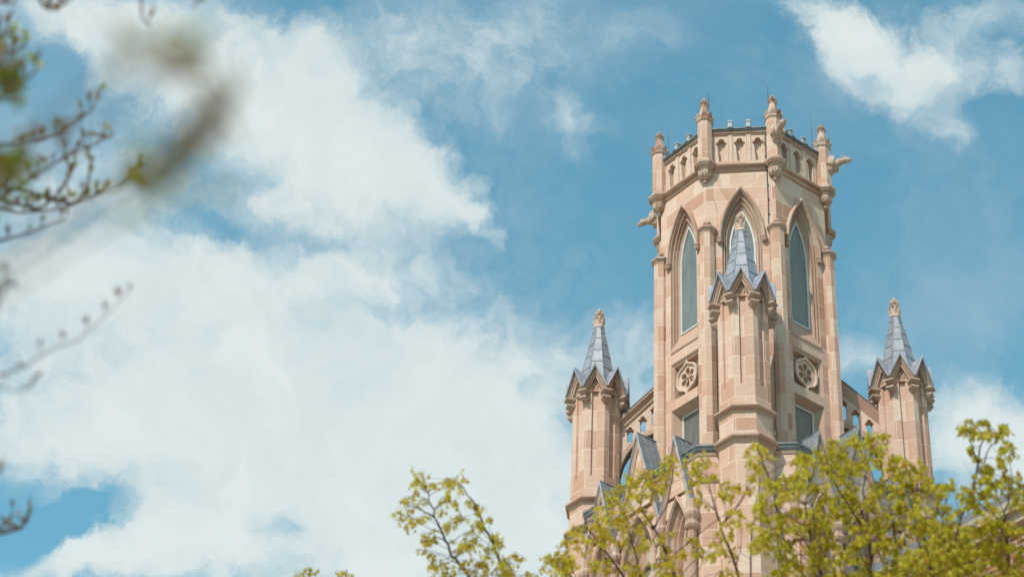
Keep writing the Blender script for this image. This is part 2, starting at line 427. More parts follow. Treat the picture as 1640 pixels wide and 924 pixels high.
# ------------------------------------------------------------------ the church tower
tower = empty('church_tower', (0, 0, 0), PHI)
tag(tower, 'sandstone Gothic church tower with octagonal lantern and spired corner turrets', 'church tower')
RC = 3.0; AP = RC*math.cos(R(22.5)); HW = RC*math.sin(R(22.5))     # lantern octagon
Z_ROOF = 36.42

# lantern walls with real window openings
W1 = dict(w=.66, zs=45.95, h=2.0, zb=42.32)      # great lancet
PW, PZ0, PZ1 = .66, 40.42, 41.86                  # carved panel
LW, LZ0, LZ1 = .66, 36.75, 40.06                  # lower window
mbw = MB()
for k in range(8):
    outer = [(-HW, 34.5), (HW, 34.5), (HW, 49.0), (-HW, 49.0)]
    holes = [arch(W1['w'], W1['zs'], W1['h'], W1['zb']), [(-PW, PZ0), (PW, PZ0), (PW, PZ1), (-PW, PZ1)], [(-LW, LZ0), (LW, LZ0), (LW, LZ1), (-LW, LZ1)]]
    mbw.plate(outer, holes, AP, AP, Tz(45*k), back=False, sides=False)
wall = mbw.build('lantern_wall', M['ashlar'], tower)
mb = MB(); mb.lathe([(2.3, 34.5), (2.3, 49.2)], 8); mb.build('lantern_core', M['iron'], tower)

# one bay: surround > hood_mould, frame, pane ; then copied round
def lancet_bay():
    A = Tz(0, AP)
    mb = MB()
    seq = [(.66, 0), (.65, -.07), (.625, -.09), (.605, -.05), (.585, -.05), (.575, -.14), (.55, -.16), (.53, -.11), (.515, -.11), (.505, -.19), (.42, -.27)]
    rings = []
    for w, nn in seq:
        s_ = (.66-w)
        rings.append(P3d(arch(w, W1['zs']-s_*.9, W1['h']-s_*1.9, W1['zb']+.004), nn))
    mb.loft(rings[::-1], A)
    # weathered sill, from the glass out over the wall face
    zt, zf = 43.05, 42.34
    mb.add([(-.64, .27, zt), (.64, .27, zt), (.66, -.03, zf), (-.66, -.03, zf), (-.66, -.03, zf-.07), (.66, -.03, zf-.07), (-.66, .02, zf-.09), (.66, .02, zf-.09)],
           [(0, 3, 2, 1), (3, 4, 5, 2), (4, 6, 7, 5), (0, 6, 4, 3), (1, 2, 5, 7)], A)
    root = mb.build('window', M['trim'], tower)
    # hood mould with label stops
    hb = MB()
    pth = [p for p in arch(.70, 45.95, 2.07, 45.95) ][1:-1]
    sweep(hb, pth, [(-.05, -.01), (-.045, .045), (-.02, .05), (-.01, .11), (.04, .125), (.075, .09), (.085, .02), (.085, -.01)], A)
    for s_ in (-1, 1):
        F = A @ Matrix.Translation((s_*.73, -.06, 45.86))
        hb.lathe([(.03, -.12), (.07, -.09), (.095, -.03), (.09, .02), (.06, .05), (.10, .06), (.105, .10), (.06, .12)], 8, F)
        for q in range(6): hb.sphere((.08*math.cos(q*1.05), .08*math.sin(q*1.05), .0), .032, 6, 4, (1, 1, 1.1), F)
    hb.build('hood_mould', M['trim'], root)
    fb_ = MB()
    go = arch(.42, 45.70, 1.62, 43.05)
    sweep(fb_, go+[go[0]], [(.01, -.27), (.01, -.225), (-.045, -.225), (-.045, -.27)], A, capends=True)
    fb_.box((-.445, .23, 44.55), (-.405, .27, 44.62), A); fb_.box((.405, .23, 46.0), (.445, .27, 46.07), A)
    fb_.build('frame', M['white_metal'], root)
    pb = MB(); pb.plate(go, [], -.262, -.262, A, back=False, sides=False); pb.build('pane', M['glass'], root)
    return root
def panel_bay():
    A = Tz(0, AP); mb = MB()
    def rect(w, z0, z1, nn): return [(w, -nn, z0), (w, -nn, z1), (-w, -nn, z1), (-w, -nn, z0)]
    rs = [rect(.66, PZ0, PZ1, 0), rect(.60, PZ0+.0, PZ1-.10, -.07), rect(.57, PZ0, PZ1-.12, -.07), rect(.53, PZ0, PZ1-.16, -.24)]
    rs = [r_+[r_[0]] for r_ in rs]
    mb.loft(rs[::-1], A)
    mb.add([(-.66, 0, PZ0), (.66, 0, PZ0), (.53, .24, PZ0+.10), (-.53, .24, PZ0+.10)], [(0, 1, 2, 3)], A)
    mb.add([(-.54, .24, PZ0), (.54, .24, PZ0), (.54, .24, PZ1), (-.54, .24, PZ1)], [(0, 1, 2, 3)], A)
    root = mb.build('carved_panel', M['trim'], tower)
    # ogee-pointed medallion with pierced foils
    md = MB(); zc = (PZ0+PZ1)/2-.03
    right = [(0, -.70), (.035, -.61), (.09, -.54), (.19, -.48), (.32, -.42), (.43, -.30), (.485, -.14), (.49, 0), (.485, .14), (.43, .30), (.32, .42), (.19, .48), (.09, .54), (.035, .61), (0, .70)]
    outl = [(u, zc+z) for u, z in right]+[(-u, zc+z) for u, z in right[::-1][1:-1]]
    hexf = []                                      # one six-lobed opening with cusps between the lobes
    for q in range(6):
        a0 = 60*q+30
        for t in range(-108, 109, 24):
            cx, cz = .225*math.cos(R(a0)), .265*math.sin(R(a0))
            hexf.append((cx+.098*math.cos(R(a0+t)), zc+cz+.112*math.sin(R(a0+t))))
        hexf.append((.145*math.cos(R(a0+30)), zc+.165*math.sin(R(a0+30))))
    holes = [hexf]
    md.lathe([(.0005, -.05), (.06, -.03), (.075, 0), (.06, .03), (.0005, .05)], 8, A @ Matrix.Translation((0, .16, zc)))
    for q in range(6):                             # carved boss and ribs inside
        a0 = R(60*q)
        md.tube([(.05*math.cos(a0), .17, zc+.05*math.sin(a0)), (.17*math.cos(a0), .15, zc+.19*math.sin(a0))], .026, 6, A)
    md.plate(outl, holes, -.235, -.12, A, back=False)
    sweep(md, outl+[outl[0]], [(.0, -.235), (.0, -.06), (-.03, -.045), (-.07, -.06), (-.085, -.13), (-.085, -.235)], A, capends=False)
    md.build('medallion', M['carved'], root)
    return root
def low_bay():
    A = Tz(0, AP); mb = MB()
    def rect(w, z0, z1, nn): return [(w, -nn, z0), (w, -nn, z1), (-w, -nn, z1), (-w, -nn, z0)]
    rs = [rect(.66, LZ0, LZ1, 0), rect(.63, LZ0, LZ1-.03, -.03), rect(.43, LZ0, LZ1-.20, -.33)]
    mb.loft([r_+[r_[0]] for r_ in rs[::-1]], A)
    root = mb.build('window', M['trim'], tower)
    fb_ = MB(); r0 = [(.43, LZ0), (.43, LZ1-.20), (-.43, LZ1-.20), (-.43, LZ0)]
    sweep(fb_, r0+[r0[0]], [(0.01, -.33), (0.01, -.28), (-.05, -.28), (-.05, -.33)], A, capends=False)
    fb_.box((-.46, .27, 38.9), (-.41, .32, 39.05), A); fb_.box((.41, .27, 38.3), (.46, .32, 38.45), A)
    fb_.tube([(.30, .27, 37.35), (.22, .25, 37.6), (.12, .22, 37.62), (.08, .21, 37.5)], .022, 6, A)
    fb_.build('frame', M['white_metal'], root)
    pb = MB(); pb.add([(-.43, .32, LZ0), (.43, .32, LZ0), (.43, .32, LZ1-.2), (-.43, .32, LZ1-.2)], [(0, 1, 2, 3)], A); pb.build('pane', M['glass_dark'], root)
    return root
protos = [lancet_bay(), panel_bay(), low_bay()]
for k in range(1, 8):
    for p in protos: dup(p, tower, Matrix.Rotation(R(45*k), 4, 'Z'))

# octagonal angle shafts with moulded caps
def shaft_proto():
    T = Tz(22.5, RC)
    T = T @ Matrix.Rotation(R(-22.5), 4, 'Z')
    mb = MB(); mb.lathe([(.235, 36.4), (.235, 46.12)], 8, T)
    root = mb.build('corner_shaft', M['shaft'], tower)
    c = MB(); c.lathe([(.235, 46.12), (.25, 46.15), (.25, 46.18), (.31, 46.26), (.325, 46.28), (.325, 46.34), (.29, 46.37), (.16, 46.44), (.09, 46.46), (.085, 46.52), (.12, 46.55), (.135, 46.60), (.12, 46.66), (.05, 46.70)], 8, T)
    c.build('shaft_cap', M['trim'], root)
    return root
sp = shaft_proto()
for k in range(1, 8): dup(sp, tower, Matrix.Rotation(R(45*k), 4, 'Z'))

# string course under the parapet
mb = MB()
mb.lathe([(AP-.02, 48.80), (AP+.04, 48.81), (AP+.06, 48.86), (AP+.045, 48.90), (AP+.07, 48.945), (AP+.15, 48.96), (AP+.18, 49.0), (AP+.18, 49.06), (AP+.14, 49.09), (AP+.06, 49.16), (AP+.02, 49.26), (AP-.06, 49.27)], 8, None, R(22.5), True, False)
mb.build('string_course', M['trim'], tower)
mb = MB(); mb.lathe([(AP-.3, 49.1), (AP-.3, 49.3)], 8); mb.build('roof', M['lead'], tower)  # flat cap out of view, added to block light inside the lantern

# pierced parapet, coping with its little stub pinnacles
def parapet_proto():
    A = Tz(0, AP); mb = MB()
    holes = [trefoil(cx, 49.30, 50.10, .085, .125) for cx in (-.62, 0, .62)]
    mb.plate([(-HW, 49.255), (HW, 49.255), (HW, 50.6), (-HW, 50.6)], holes, -.20, -.02, A)
    mb.plate([(-HW+.05, 49.255), (HW-.05, 49.255), (HW-.05, 50.6), (-HW+.05, 50.6)], [], -.34, -.21, A)
    for u in (-.31, .31):
        mb.add([(u-.065, -.005, 49.2), (u+.065, -.005, 49.2), (u+.065, -.005, 50.55), (u-.065, -.005, 50.55), (u-.065, .1, 49.2), (u+.065, .1, 49.2), (u+.065, .1, 50.55), (u-.065, .1, 50.55)],
               [(0, 1, 2, 3), (4, 0, 3, 7), (1, 5, 6, 2)], A)
        for c_ in (-.62, 0, .62):
            pass
    for c_, ww in ((-.62, .235), (0, .235), (.62, .235)):   # thin frame roll round each light
        r0 = [(c_+ww, 49.29), (c_+ww, 50.46), (c_-ww, 50.46), (c_-ww, 49.29)]
        sweep(mb, r0, [(0, -.03), (0, -.005), (-.02, -.005), (-.02, -.03)], A)
    root = mb.build('parapet_panel', M['carved'], tower)
    b2 = MB(); b2.box((-HW, -.05, 50.50), (HW, .28, 50.58), A); b2.box((-HW, -.012, 50.44), (HW, .2, 50.502), A)
    b2.build('parapet_moulding', M['trim'], root)
    cp = MB()
    path = [(-HW-.02, 50.61, 0), (-.43, 50.61, 0), (-.37, 50.63, .03), (-.31, 50.64, .03), (-.25, 50.63, .03), (-.19, 50.61, 0), (.19, 50.61, 0), (.25, 50.63, .03), (.31, 50.64, .03), (.37, 50.63, .03), (.43, 50.61, 0), (HW+.02, 50.61, 0)]
    rings = [[(u, -.06-o, z-.05), (u, -.09-o, z-.03), (u, -.07-o, z+.01), (u, -.12-o, z+.03), (u, -.12-o, z+.075), (u, .02, z+.13), (u, .32, z+.13), (u, .32, z-.04)] for u, z, o in path]
    cp.loft(rings, A, True, True)
    cp.build('coping', M['lead_dark'], root)
    for u in (-.31, .31, -.98, .98):
        st = MB(); T2 = A @ Matrix.Translation((u, .02, 0))
        st.lathe([(.08, 50.72), (.08, 50.98), (.10, 50.985), (.10, 51.01), (.004, 51.15)], 4, T2, R(45))
        st.build('stub_pinnacle', M['cap_grey'], root)
    return root
pp = parapet_proto()
for k in range(1, 8): dup(pp, tower, Matrix.Rotation(R(45*k), 4, 'Z'))

# piers on pendant corbels, with crowned pinnacle tops
def pinnacle_proto():
    T = Tz(22.5, RC+.06) @ Matrix.Rotation(R(-22.5), 4, 'Z')
    mb = MB(); mb.lathe([(.24, 49.2), (.24, 50.92)], 8, T)
    root = mb.build('pinnacle', M['shaft'], tower)
    c = MB()
    c.lathe([(.01, 48.30), (.05, 48.33), (.075, 48.38), (.06, 48.43), (.045, 48.45), (.09, 48.47), (.16, 48.51), (.205, 48.58), (.22, 48.64), (.225, 48.78), (.20, 48.80)], 16, T, R(11.25))
    c.lathe([(.18, 48.79), (.22, 48.80), (.235, 48.86), (.25, 48.89), (.32, 48.92), (.325, 48.96), (.355, 48.98), (.37, 49.02), (.37, 49.07), (.34, 49.10), (.28, 49.15), (.24, 49.26)], 8, T)
    for q in range(8):
        leaf_lump(c, 45*q+22.5, .20, 48.60, .13, .17, .03, 0, T); leaf_lump(c, 45*q, .185, 48.55, .08, .12, .03, 0, T)
        leaf_lump(c, 45*q, .045, 48.33, .035, .08, .012, 0, T)
    c.build('corbel', M['trim'], root)
    f = MB()
    f.lathe([(.24, 50.92), (.27, 50.96), (.285, 51.0), (.27, 51.04), (.235, 51.06), (.205, 51.20), (.15, 51.48), (.105, 51.72), (.085, 51.80), (.06, 51.98)], 8, T)
    for q in range(8):                                # crown of round-headed gablets
        F = T @ Tz(45*q, .255, 50.99)
        fr = [(-.118, 0, 0), (-.112, -.03, .11), (-.06, -.07, .21), (0, -.10, .28), (.06, -.07, .21), (.112, -.03, .11), (.118, 0, 0)]
        bk = [(x*.8, y+.055, z*.95) for x, y, z in fr]
        f.add(fr+bk, [tuple(range(7))[::-1][::-1], tuple(range(13, 6, -1))]+[(i, i+7, i+8, i+1) for i in range(6)], F)
        f.add([(-.012, -.03, .23), (.012, -.03, .23), (.0, -.075, .29), (0, .02, .25)], [(0, 1, 2), (0, 2, 3), (1, 3, 2), (0, 3, 1)], F)
        leaf_lump(f, 45*q, .10, 51.68, .09, .13, .06, 0, T)
        F = T @ Tz(45*q+22.5, .115, 51.88); f.sphere((0, 0, 0), .045, 6, 4, (1, 1, .9), F)
    for q in range(5): F = T @ Tz(72*q, .07, 51.99); f.sphere((0, 0, 0), .045, 6, 4, (1, 1, .9), F)
    f.sphere((0, 0, 52.06), .048, 8, 6, (1, 1, 1), T)
    f.build('finial', M['trim'], root)
    return root
pn = pinnacle_proto(); pins = [pn]
for k in range(1, 8): pins.append(dup(pn, tower, Matrix.Rotation(R(45*k), 4, 'Z')))

# winged beast gargoyles on three of the piers
def gargoyle(ang):
    T = Tz(ang, RC+.30, 50.06)
    mb = MB()
    # body, neck and head along -Y, one surface
    sp_ = [(0.05, -.10, .13), (-.06, -.04, .17), (-.18, .03, .155), (-.32, .085, .125), (-.44, .11, .105), (-.53, .12, .11), (-.62, .115, .11), (-.71, .085, .08), (-.77, .065, .055)]
    rings = []
    for y, z, r_ in sp_:
        rings.append([(r_*math.cos(a), y+.15*r_*math.sin(a), z+r_*1.05*math.sin(a)) for a in [2*math.pi*i/12 for i in range(12)]])
    mb.loft(rings[::-1], T, True, True)
    # lower jaw, brow, ears, mane curls
    mb.loft([[(r_*math.cos(a), y, z+r_*.5*math.sin(a)) for a in [2*math.pi*i/8 for i in range(8)]] for y, z, r_ in [(-.75, -.02, .035), (-.67, -.005, .05), (-.56, .04, .06)]], T, True, True)
    for s_ in (-1, 1):
        mb.sphere((s_*.065, -.61, .205), .038, 6, 4, (1, 1.3, 1), T)
        mb.loft([[(s_*.08+dx, -.52+dy, .18+dz) for dx, dy in ((-.03, -.02), (.03, -.02), (.03, .03), (-.03, .03))] for dz in (0, .05)] + [[(s_*.12, -.46, .28)]*4], T, True, True)
        mb.sphere((s_*.075, -.40, .12), .06, 6, 5, (1, 1, 1.2), T); mb.sphere((s_*.07, -.32, .14), .06, 6, 5, (1, 1, 1.3), T)
        mb.sphere((s_*.028, -.78, .085), .024, 6, 4, (1, 1, 1), T)
        # forelegs tucked under
        mb.tube([(s_*.11, -.10, -.02), (s_*.13, -.20, -.10), (s_*.11, -.10, -.18), (s_*.10, .02, -.22)], [.06, .05, .045, .05], 8, T)
        mb.sphere((s_*.10, -.16, -.10), .07, 8, 5, (1, 1, 1), T)
        # wing: ribbed feathers fanning up along the pier
        for q in range(6):
            a0 = R(20+q*21)
            tip = (s_*(.22-.01*q), -.13+.20*math.cos(a0), .0+.36*math.sin(a0))
            mb.tube([(s_*.15, -.20, -.14), (s_*.20, -.16+.08*math.cos(a0), -.02+.14*math.sin(a0)), tip], [.05, .045, .02], 6, T)
    mb.tube([(-.1, -.02, -.24), (.1, -.02, -.24)], .07, 8, T)
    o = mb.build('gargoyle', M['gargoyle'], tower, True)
    return o
for a in (22.5, 67.5, -112.5): gargoyle(a)

# lightning rods and down cable
for ang, dz in ((-67.5, 51.9), (-22.5, 52.35), (22.5, 52.45), (67.5, 52.3), (112.5, 52.2), (-112.5, 52.2)):
    T = Tz(ang*.985 if ang > 0 else ang, 2.72)
    mb = MB(); mb.tube([(0, 0, 50.6), (0, 0, 51.3), (0, 0, dz+.35)], [.022, .016, .006], 6, T); mb.box((-.03, -.03, 50.6), (.03, .03, 50.95), T)
    mb.build('lightning_rod', M['iron'], tower)
mb = MB(); A = Tz(0, AP)
mb.tube([(.86, -.03, 50.6), (.87, -.02, 50.0), (.865, -.02, 49.35), (.88, -.17, 49.12), (.885, -.17, 48.95), (.89, -.02, 48.78), (.90, -.02, 47.5), (.885, -.02, 46.6), (.93, -.10, 46.2), (.92, -.02, 45.9), (.915, -.02, 44), (.92, -.02, 41), (.915, -.02, 38.5), (.92, -.02, 36.6)], .017, 6, A)
for z in np.arange(37, 50, .62): mb.box((.895 if z < 49 else .84, -.045, z), (.94 if z < 49 else .885, 0, z+.035), A)
mb.build('down_cable', M['iron'], tower)
mb = MB(); mb.tube([(.80, -.05, 50.05), (.82, -.09, 49.98), (.87, -.07, 49.95)], .013, 5, A); mb.tube([(.80, -.05, 50.05), (.78, -.03, 50.13)], .012, 5, A)
mb.build('cable_bracket', M['iron'], tower)

# ---------------------------------------------------------------- corner turrets
TR = 4.945
def ribbed(a, rec, hwid, z0, z1, mb, T):
    """octagonal shaft whose faces carry a sunk panel between two angle ribs"""
    v = a*math.tan(R(22.5)); pts = []
    for k in range(8):
        F = Matrix.Rotation(R(45*k), 4, 'Z')
        for u, nn in ((-v, a), (-hwid-.012, a), (-hwid-.008, a-rec*.45), (-hwid, a-rec*.5), (-hwid, a-rec), (hwid, a-rec), (hwid, a-rec*.5), (hwid+.008, a-rec*.45), (hwid+.012, a)):
            q = F @ Vector((u, -nn, 0)); pts.append((q.x, q.y))
    rings = [[(x, y, z) for x, y in pts] for z in (z0, z1)]
    mb.loft(rings, T, True, True)
def turret_proto():
    T = Matrix.Translation((0, 0, 0))
    mb = MB()
    ribbed(.775, .075, .095, 38.22, 41.9, mb, T)
    mb.lathe([(.80, 30), (.80, 36.16)], 8, T); mb.lathe([(.785, 36.5), (.785, 37.2)], 8, T)
    mb.lathe([(.775, 37.5), (.775, 38.22)], 8, T)
    mb.lathe([(1.15, 0), (1.15, 14), (1.0, 14.8), (1.0, 24), (.8, 25), (.8, 30)], 8, T)
    root = mb.build('corner_turret', M['turret'], tower)
    s_ = MB()
    s_.lathe([(.785, 37.16), (.80, 37.18), (.82, 37.23), (.835, 37.28), (.90, 37.29), (.93, 37.33), (.93, 37.38), (.80, 37.52), (.775, 37.53)], 8, T)
    s_.lathe([(.80, 36.10), (.82, 36.12), (.85, 36.18), (.865, 36.24), (.925, 36.25), (.955, 36.29), (.955, 36.35), (.86, 36.42), (.85, 36.46), (.80, 36.54), (.785, 36.55)], 8, T)
    s_.build('string_course', M['trim'], root)
    # corbels at the eight angles
    for k in range(8):
        cb = MB(); F = Tz(45*k+22.5, 0)
        def wedge(z0, z1, o0, o1, w0, w1):
            cb.add([(-w0, -.80, z0), (w0, -.80, z0), (w0, -o0, z0), (-w0, -o0, z0), (-w1, -.80, z1), (w1, -.80, z1), (w1, -o1, z1), (-w1, -o1, z1)],
                   [(0, 1, 2, 3), (7, 6, 5, 4), (0, 3, 7, 4), (1, 5, 6, 2), (3, 2, 6, 7)], F)
        wedge(40.95, 41.04, .84, .98, .05, .10); wedge(41.04, 41.09, .98, 1.06, .10, .13); wedge(41.09, 41.16, 1.06, 1.06, .13, .135); wedge(41.16, 41.19, 1.06, .98, .135, .10)
        wedge(41.19, 41.27, .93, .93, .075, .075); wedge(41.27, 41.33, .98, 1.10, .09, .145); wedge(41.33, 41.385, 1.115, 1.115, .15, .15); wedge(41.385, 41.44, 1.11, 1.0, .15, .09)
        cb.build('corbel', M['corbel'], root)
    # gables
    zv, za, nf = 41.42, 42.30, .955
    wv = .955*math.tan(R(22.5))
    for k in range(8):
        F = Tz(45*k); gb_ = MB(); ld = MB()
        tri = [(-wv, zv), (wv, zv), (0, za)]
        # gable front with blind trefoil arch sunk into it
        hole = [(-.20, zv+.005), (.20, zv+.005), (.215, zv+.12)]
        for q in range(5): a = R(-60+150*q/4); hole.append((.10+.095*math.cos(a), zv+.20+.095*math.sin(a)))
        for q in range(5): a = R(-10+200*q/4); hole.append((.0+.085*math.cos(a), zv+.40+.085*math.sin(a)))
        for q in range(5): a = R(90+150*q/4); hole.append((-.10+.095*math.cos(a), zv+.20+.095*math.sin(a)))
        hole.append((-.215, zv+.12))
        gb_.plate(tri, [hole], .70, .80, F)
        gb_.add([(-.3, -.755, zv-.0), (.3, -.755, zv-.0), (.05, -.755, zv+.62), (-.05, -.755, zv+.62)], [(0, 1, 2, 3)], F)
        for cx, cz in ((-.10, .20), (.10, .20), (0, .38)):
            ci = [(cx+.05*math.cos(R(t)), zv+cz+.05*math.sin(R(t))) for t in range(0, 360, 45)]
            sweep(gb_, ci, [(0, .75), (0, .785), (-.018, .785), (-.018, .75)], F, closed=True)
        # rake mouldings, two orders
        pth = [(wv+.005, zv-.01), (0, za), (-wv-.005, zv-.01)]
        sweep(gb_, pth, [(-.135, .78), (-.135, .865), (-.10, .885), (-.085, .865), (-.075, .90), (-.04, .935), (-.02, .92), (-.015, .965), (.02, .965), (.02, .70)], F)
        # lead saddle: coping edge and roof back to the spire
        pth2 = [(wv-.005, zv+.07), (0, za+.045), (-wv+.005, zv+.07)]
        sweep(ld, pth2, [(-.012, nf-.12), (-.012, nf+.075), (.03, nf+.085), (.045, nf+.06), (.045, nf-.12)], F)
        B = (0, -.42, za+.09); Aq = (0, -(nf-.1), za+.09)
        for s2 in (-1, 1):
            V = (s2*(wv+.0), -(nf-.06), zv+.05)
            Wp = Vector((0, -.50, 41.98)); Wp = Matrix.Rotation(R(22.5*s2), 4, 'Z') @ Wp
            q = [Aq, B, tuple(Wp), V]
            ld.add(q, [(0, 1, 2, 3) if s2 > 0 else (3, 2, 1, 0)], F)
        gb_.build('gable', M['trim'], root)
        ld.build('gable_flashing', M['lead'], root)
    # leaded spire with rolls and lapped sheets
    sp_ = MB(); z0, z1, a0, a1 = 41.7, 44.48, .685, .165
    def ap(z): return a0+(a1-a0)*(z-z0)/(z1-z0)
    sp_.lathe([(a0, z0), (a1, z1), (a1+.02, z1+.0), (a1+.015, z1+.03)], 8, T)
    for k in range(8):
        pa = Matrix.Rotation(R(45*k+22.5), 4, 'Z')
        k8 = 1/math.cos(R(22.5))
        sp_.tube([tuple(pa @ Vector((0, -ap(z)*k8, z))) for z in (z0, z1)], .016, 5, T)
        F = Tz(45*k)
        for q in range(4):
            z = 42.62+.54*q+(.0 if k % 2 else .25)
            if z > 44.3: continue
            a_ = ap(z); h = a_*math.tan(R(22.5))
            tl = .0
            vs = []
            for dz, dn in ((-.018, .0), (-.018, .017), (.010, .013), (.03, .0)):
                for s2 in (-1, 1): vs.append((s2*(ap(z+dz)*math.tan(R(22.5))-.005), -(ap(z+dz)+dn), z+dz+tl*s2))
            sp_.add(vs, [(0, 1, 3, 2), (2, 3, 5, 4), (4, 5, 7, 6)], F)
    sp_.build('spire', M['lead'], root)
    fi = MB(); crocket_finial(fi, 44.46, .97, T); fi.build('finial', M['carved'], root)
    return root
tp = turret_proto()
pos = [(0, -TR), (TR, 0), (0, TR), (-TR, 0)]
tp.matrix_local = Matrix.Translation((*pos[0], 0))
for x, y in pos[1:]: dup(tp, tower, Matrix.Translation((x, y, 0)))

# ---------------------------------------------------------------- flying buttresses
def flyer():
    T = Matrix()
    mb = MB(); th = .19
    zl = lambda u: 40.58+(u+4.15)*1.05      # top of the moulding line, u from -4.2 (turret) to -2.75 (lantern)
    u0, u1 = -4.35, -2.60
    th = .17
    arc = []
    for i in range(13):
        t = i/12*.99; u = -2.6-1.6*t
        arc.append((u, 40.18-1.9*(1-math.sqrt(max(0, 1-t**2)))))
    top = [(u1, zl(u1)-.36), (u0, zl(u0)-.36)]
    outer = [(u0, arc[-1][1]-.15), (arc[-1][0], arc[-1][1]-.15)] + arc[::-1] + top
    hs = [trefoil(-3.85, 39.80, 40.24, .085, .095), trefoil(-3.43, 40.19, 40.64, .085, .095), trefoil(-3.05, 40.42, 41.03, .085, .095)]
    mb.plate(outer, hs, -th, th, T)
    # arch band standing proud, and coping mouldings
    root = mb.build('flying_buttress', M['carved'], tower)
    b2 = MB()
    sweep(b2, arc, [(0.0, -th-.03), (0.0, th+.01), (.03, th+.03), (.17, th+.03), (.19, th), (.19, -th-.03)], T)
    pth = [(u0, zl(u0)-.36), (u1, zl(u1)-.36)]
    sweep(b2, pth, [(-.0, -th-.01), (-.0, th+.01), (-.04, th+.05), (-.09, th+.05), (-.12, th+.0), (-.17, th+.02), (-.25, th+.13), (-.30, th+.14), (-.33, th+.12), (-.33, -th-.12)], T)
    b2.build('coping_moulding', M['trim'], root)
    l2 = MB(); sweep(l2, pth, [(-.33, -th-.14), (-.33, th+.15), (-.355, th+.15), (-.43, 0), (-.355, -th-.15)], T); l2.build('lead_capping', M['lead_dark'], root)
    return root
fl = flyer()
for a in (90, 180, 270): dup(fl, tower, Matrix.Rotation(R(a), 4, 'Z'))

# ---------------------------------------------------------------- lower stage
CH, CW = 5.02, 1.42                                 # chamfer plane distance and half width
FD = (CH+CW)/math.sqrt(2); FH = (CH-CW)/math.sqrt(2)   # main face distance and half length
plan = [(-CW, -CH), (CW, -CH), (CH, -CW), (CH, CW), (CW, CH), (-CW, CH), (-CH, CW), (-CH, -CW)]
def offs(d):
    k = math.tan(R(22.5))*d
    return [(-CW-k, -CH-d), (CW+k, -CH-d), (CH+d, -CW-k), (CH+d, CW+k), (CW+k, CH+d), (-CW-k, CH+d), (-CH-d, CW+k), (-CH-d, -CW-k)]
def band(mb, prof):
    mb.loft([[(x, y, z) for x, y in offs(d)] for d, z in prof], None, True, False)
VZ = 34.5
GB = [(0.0, 1.05, 37.92, 34.45), (-1.735, .675, 36.98, 34.45), (1.735, .675, 36.98, 34.45)]
WB = [dict(t=0, w=.74, zs=33.2, h=1.9, zb=27.2), dict(t=-1.735, w=.42, zs=33.55, h=1.35, zb=28), dict(t=1.735, w=.42, zs=33.55, h=1.35, zb=28)]
mb = MB()
holes = [[(u+b['t'], z) for u, z in arch(b['w'], b['zs'], b['h'], b['zb'])] for b in WB]
for k in range(4):
    A = Tz(45+90*k)
    mb.plate([(-FH, 0), (FH, 0), (FH, 36.25), (-FH, 36.25)], holes, FD, FD, A, back=False, sides=False)
    B = Tz(90*k)
    mb.add([(-CW, -CH, 0), (CW, -CH, 0), (CW, -CH, 36.25), (-CW, -CH, 36.25)], [(0, 1, 2, 3)], B)
mb.build('tower_wall', M['ashlar'], tower)
mb = MB(); band(mb, [(-.7, 36.38), (-.7, 35.2)]); mb.loft([[(x, y, 36.39) for x, y in offs(-.35)], [(0, 0, 36.45)]*8], None, True, False)
mb.loft([[(x, y, 0) for x, y in offs(-.9)], [(x, y, 36.2) for x, y in offs(-.9)]], None, True, True)
mb.build('lower_roof', M['lead_dark'], tower)
mb = MB(); band(mb, [(0, 36.1), (.03, 36.14), (.06, 36.22), (.02, 36.24)]); band(mb, [(0, 35.2), (.03, 35.22), (.07, 35.27), (.07, 35.31), (.0, 35.38)])
mb.build('string_course', M['trim'], tower)
mb = MB(); band(mb, [(.0, 36.22), (.07, 36.24), (.11, 36.30), (.12, 36.33), (.12, 36.37), (.16, 36.39), (.16, 36.45), (.10, 36.49), (-.05, 36.55), (-.25, 36.57), (-.40, 36.50), (-.42, 36.38)])
mb.build('gutter', M['lead_dark'], tower)
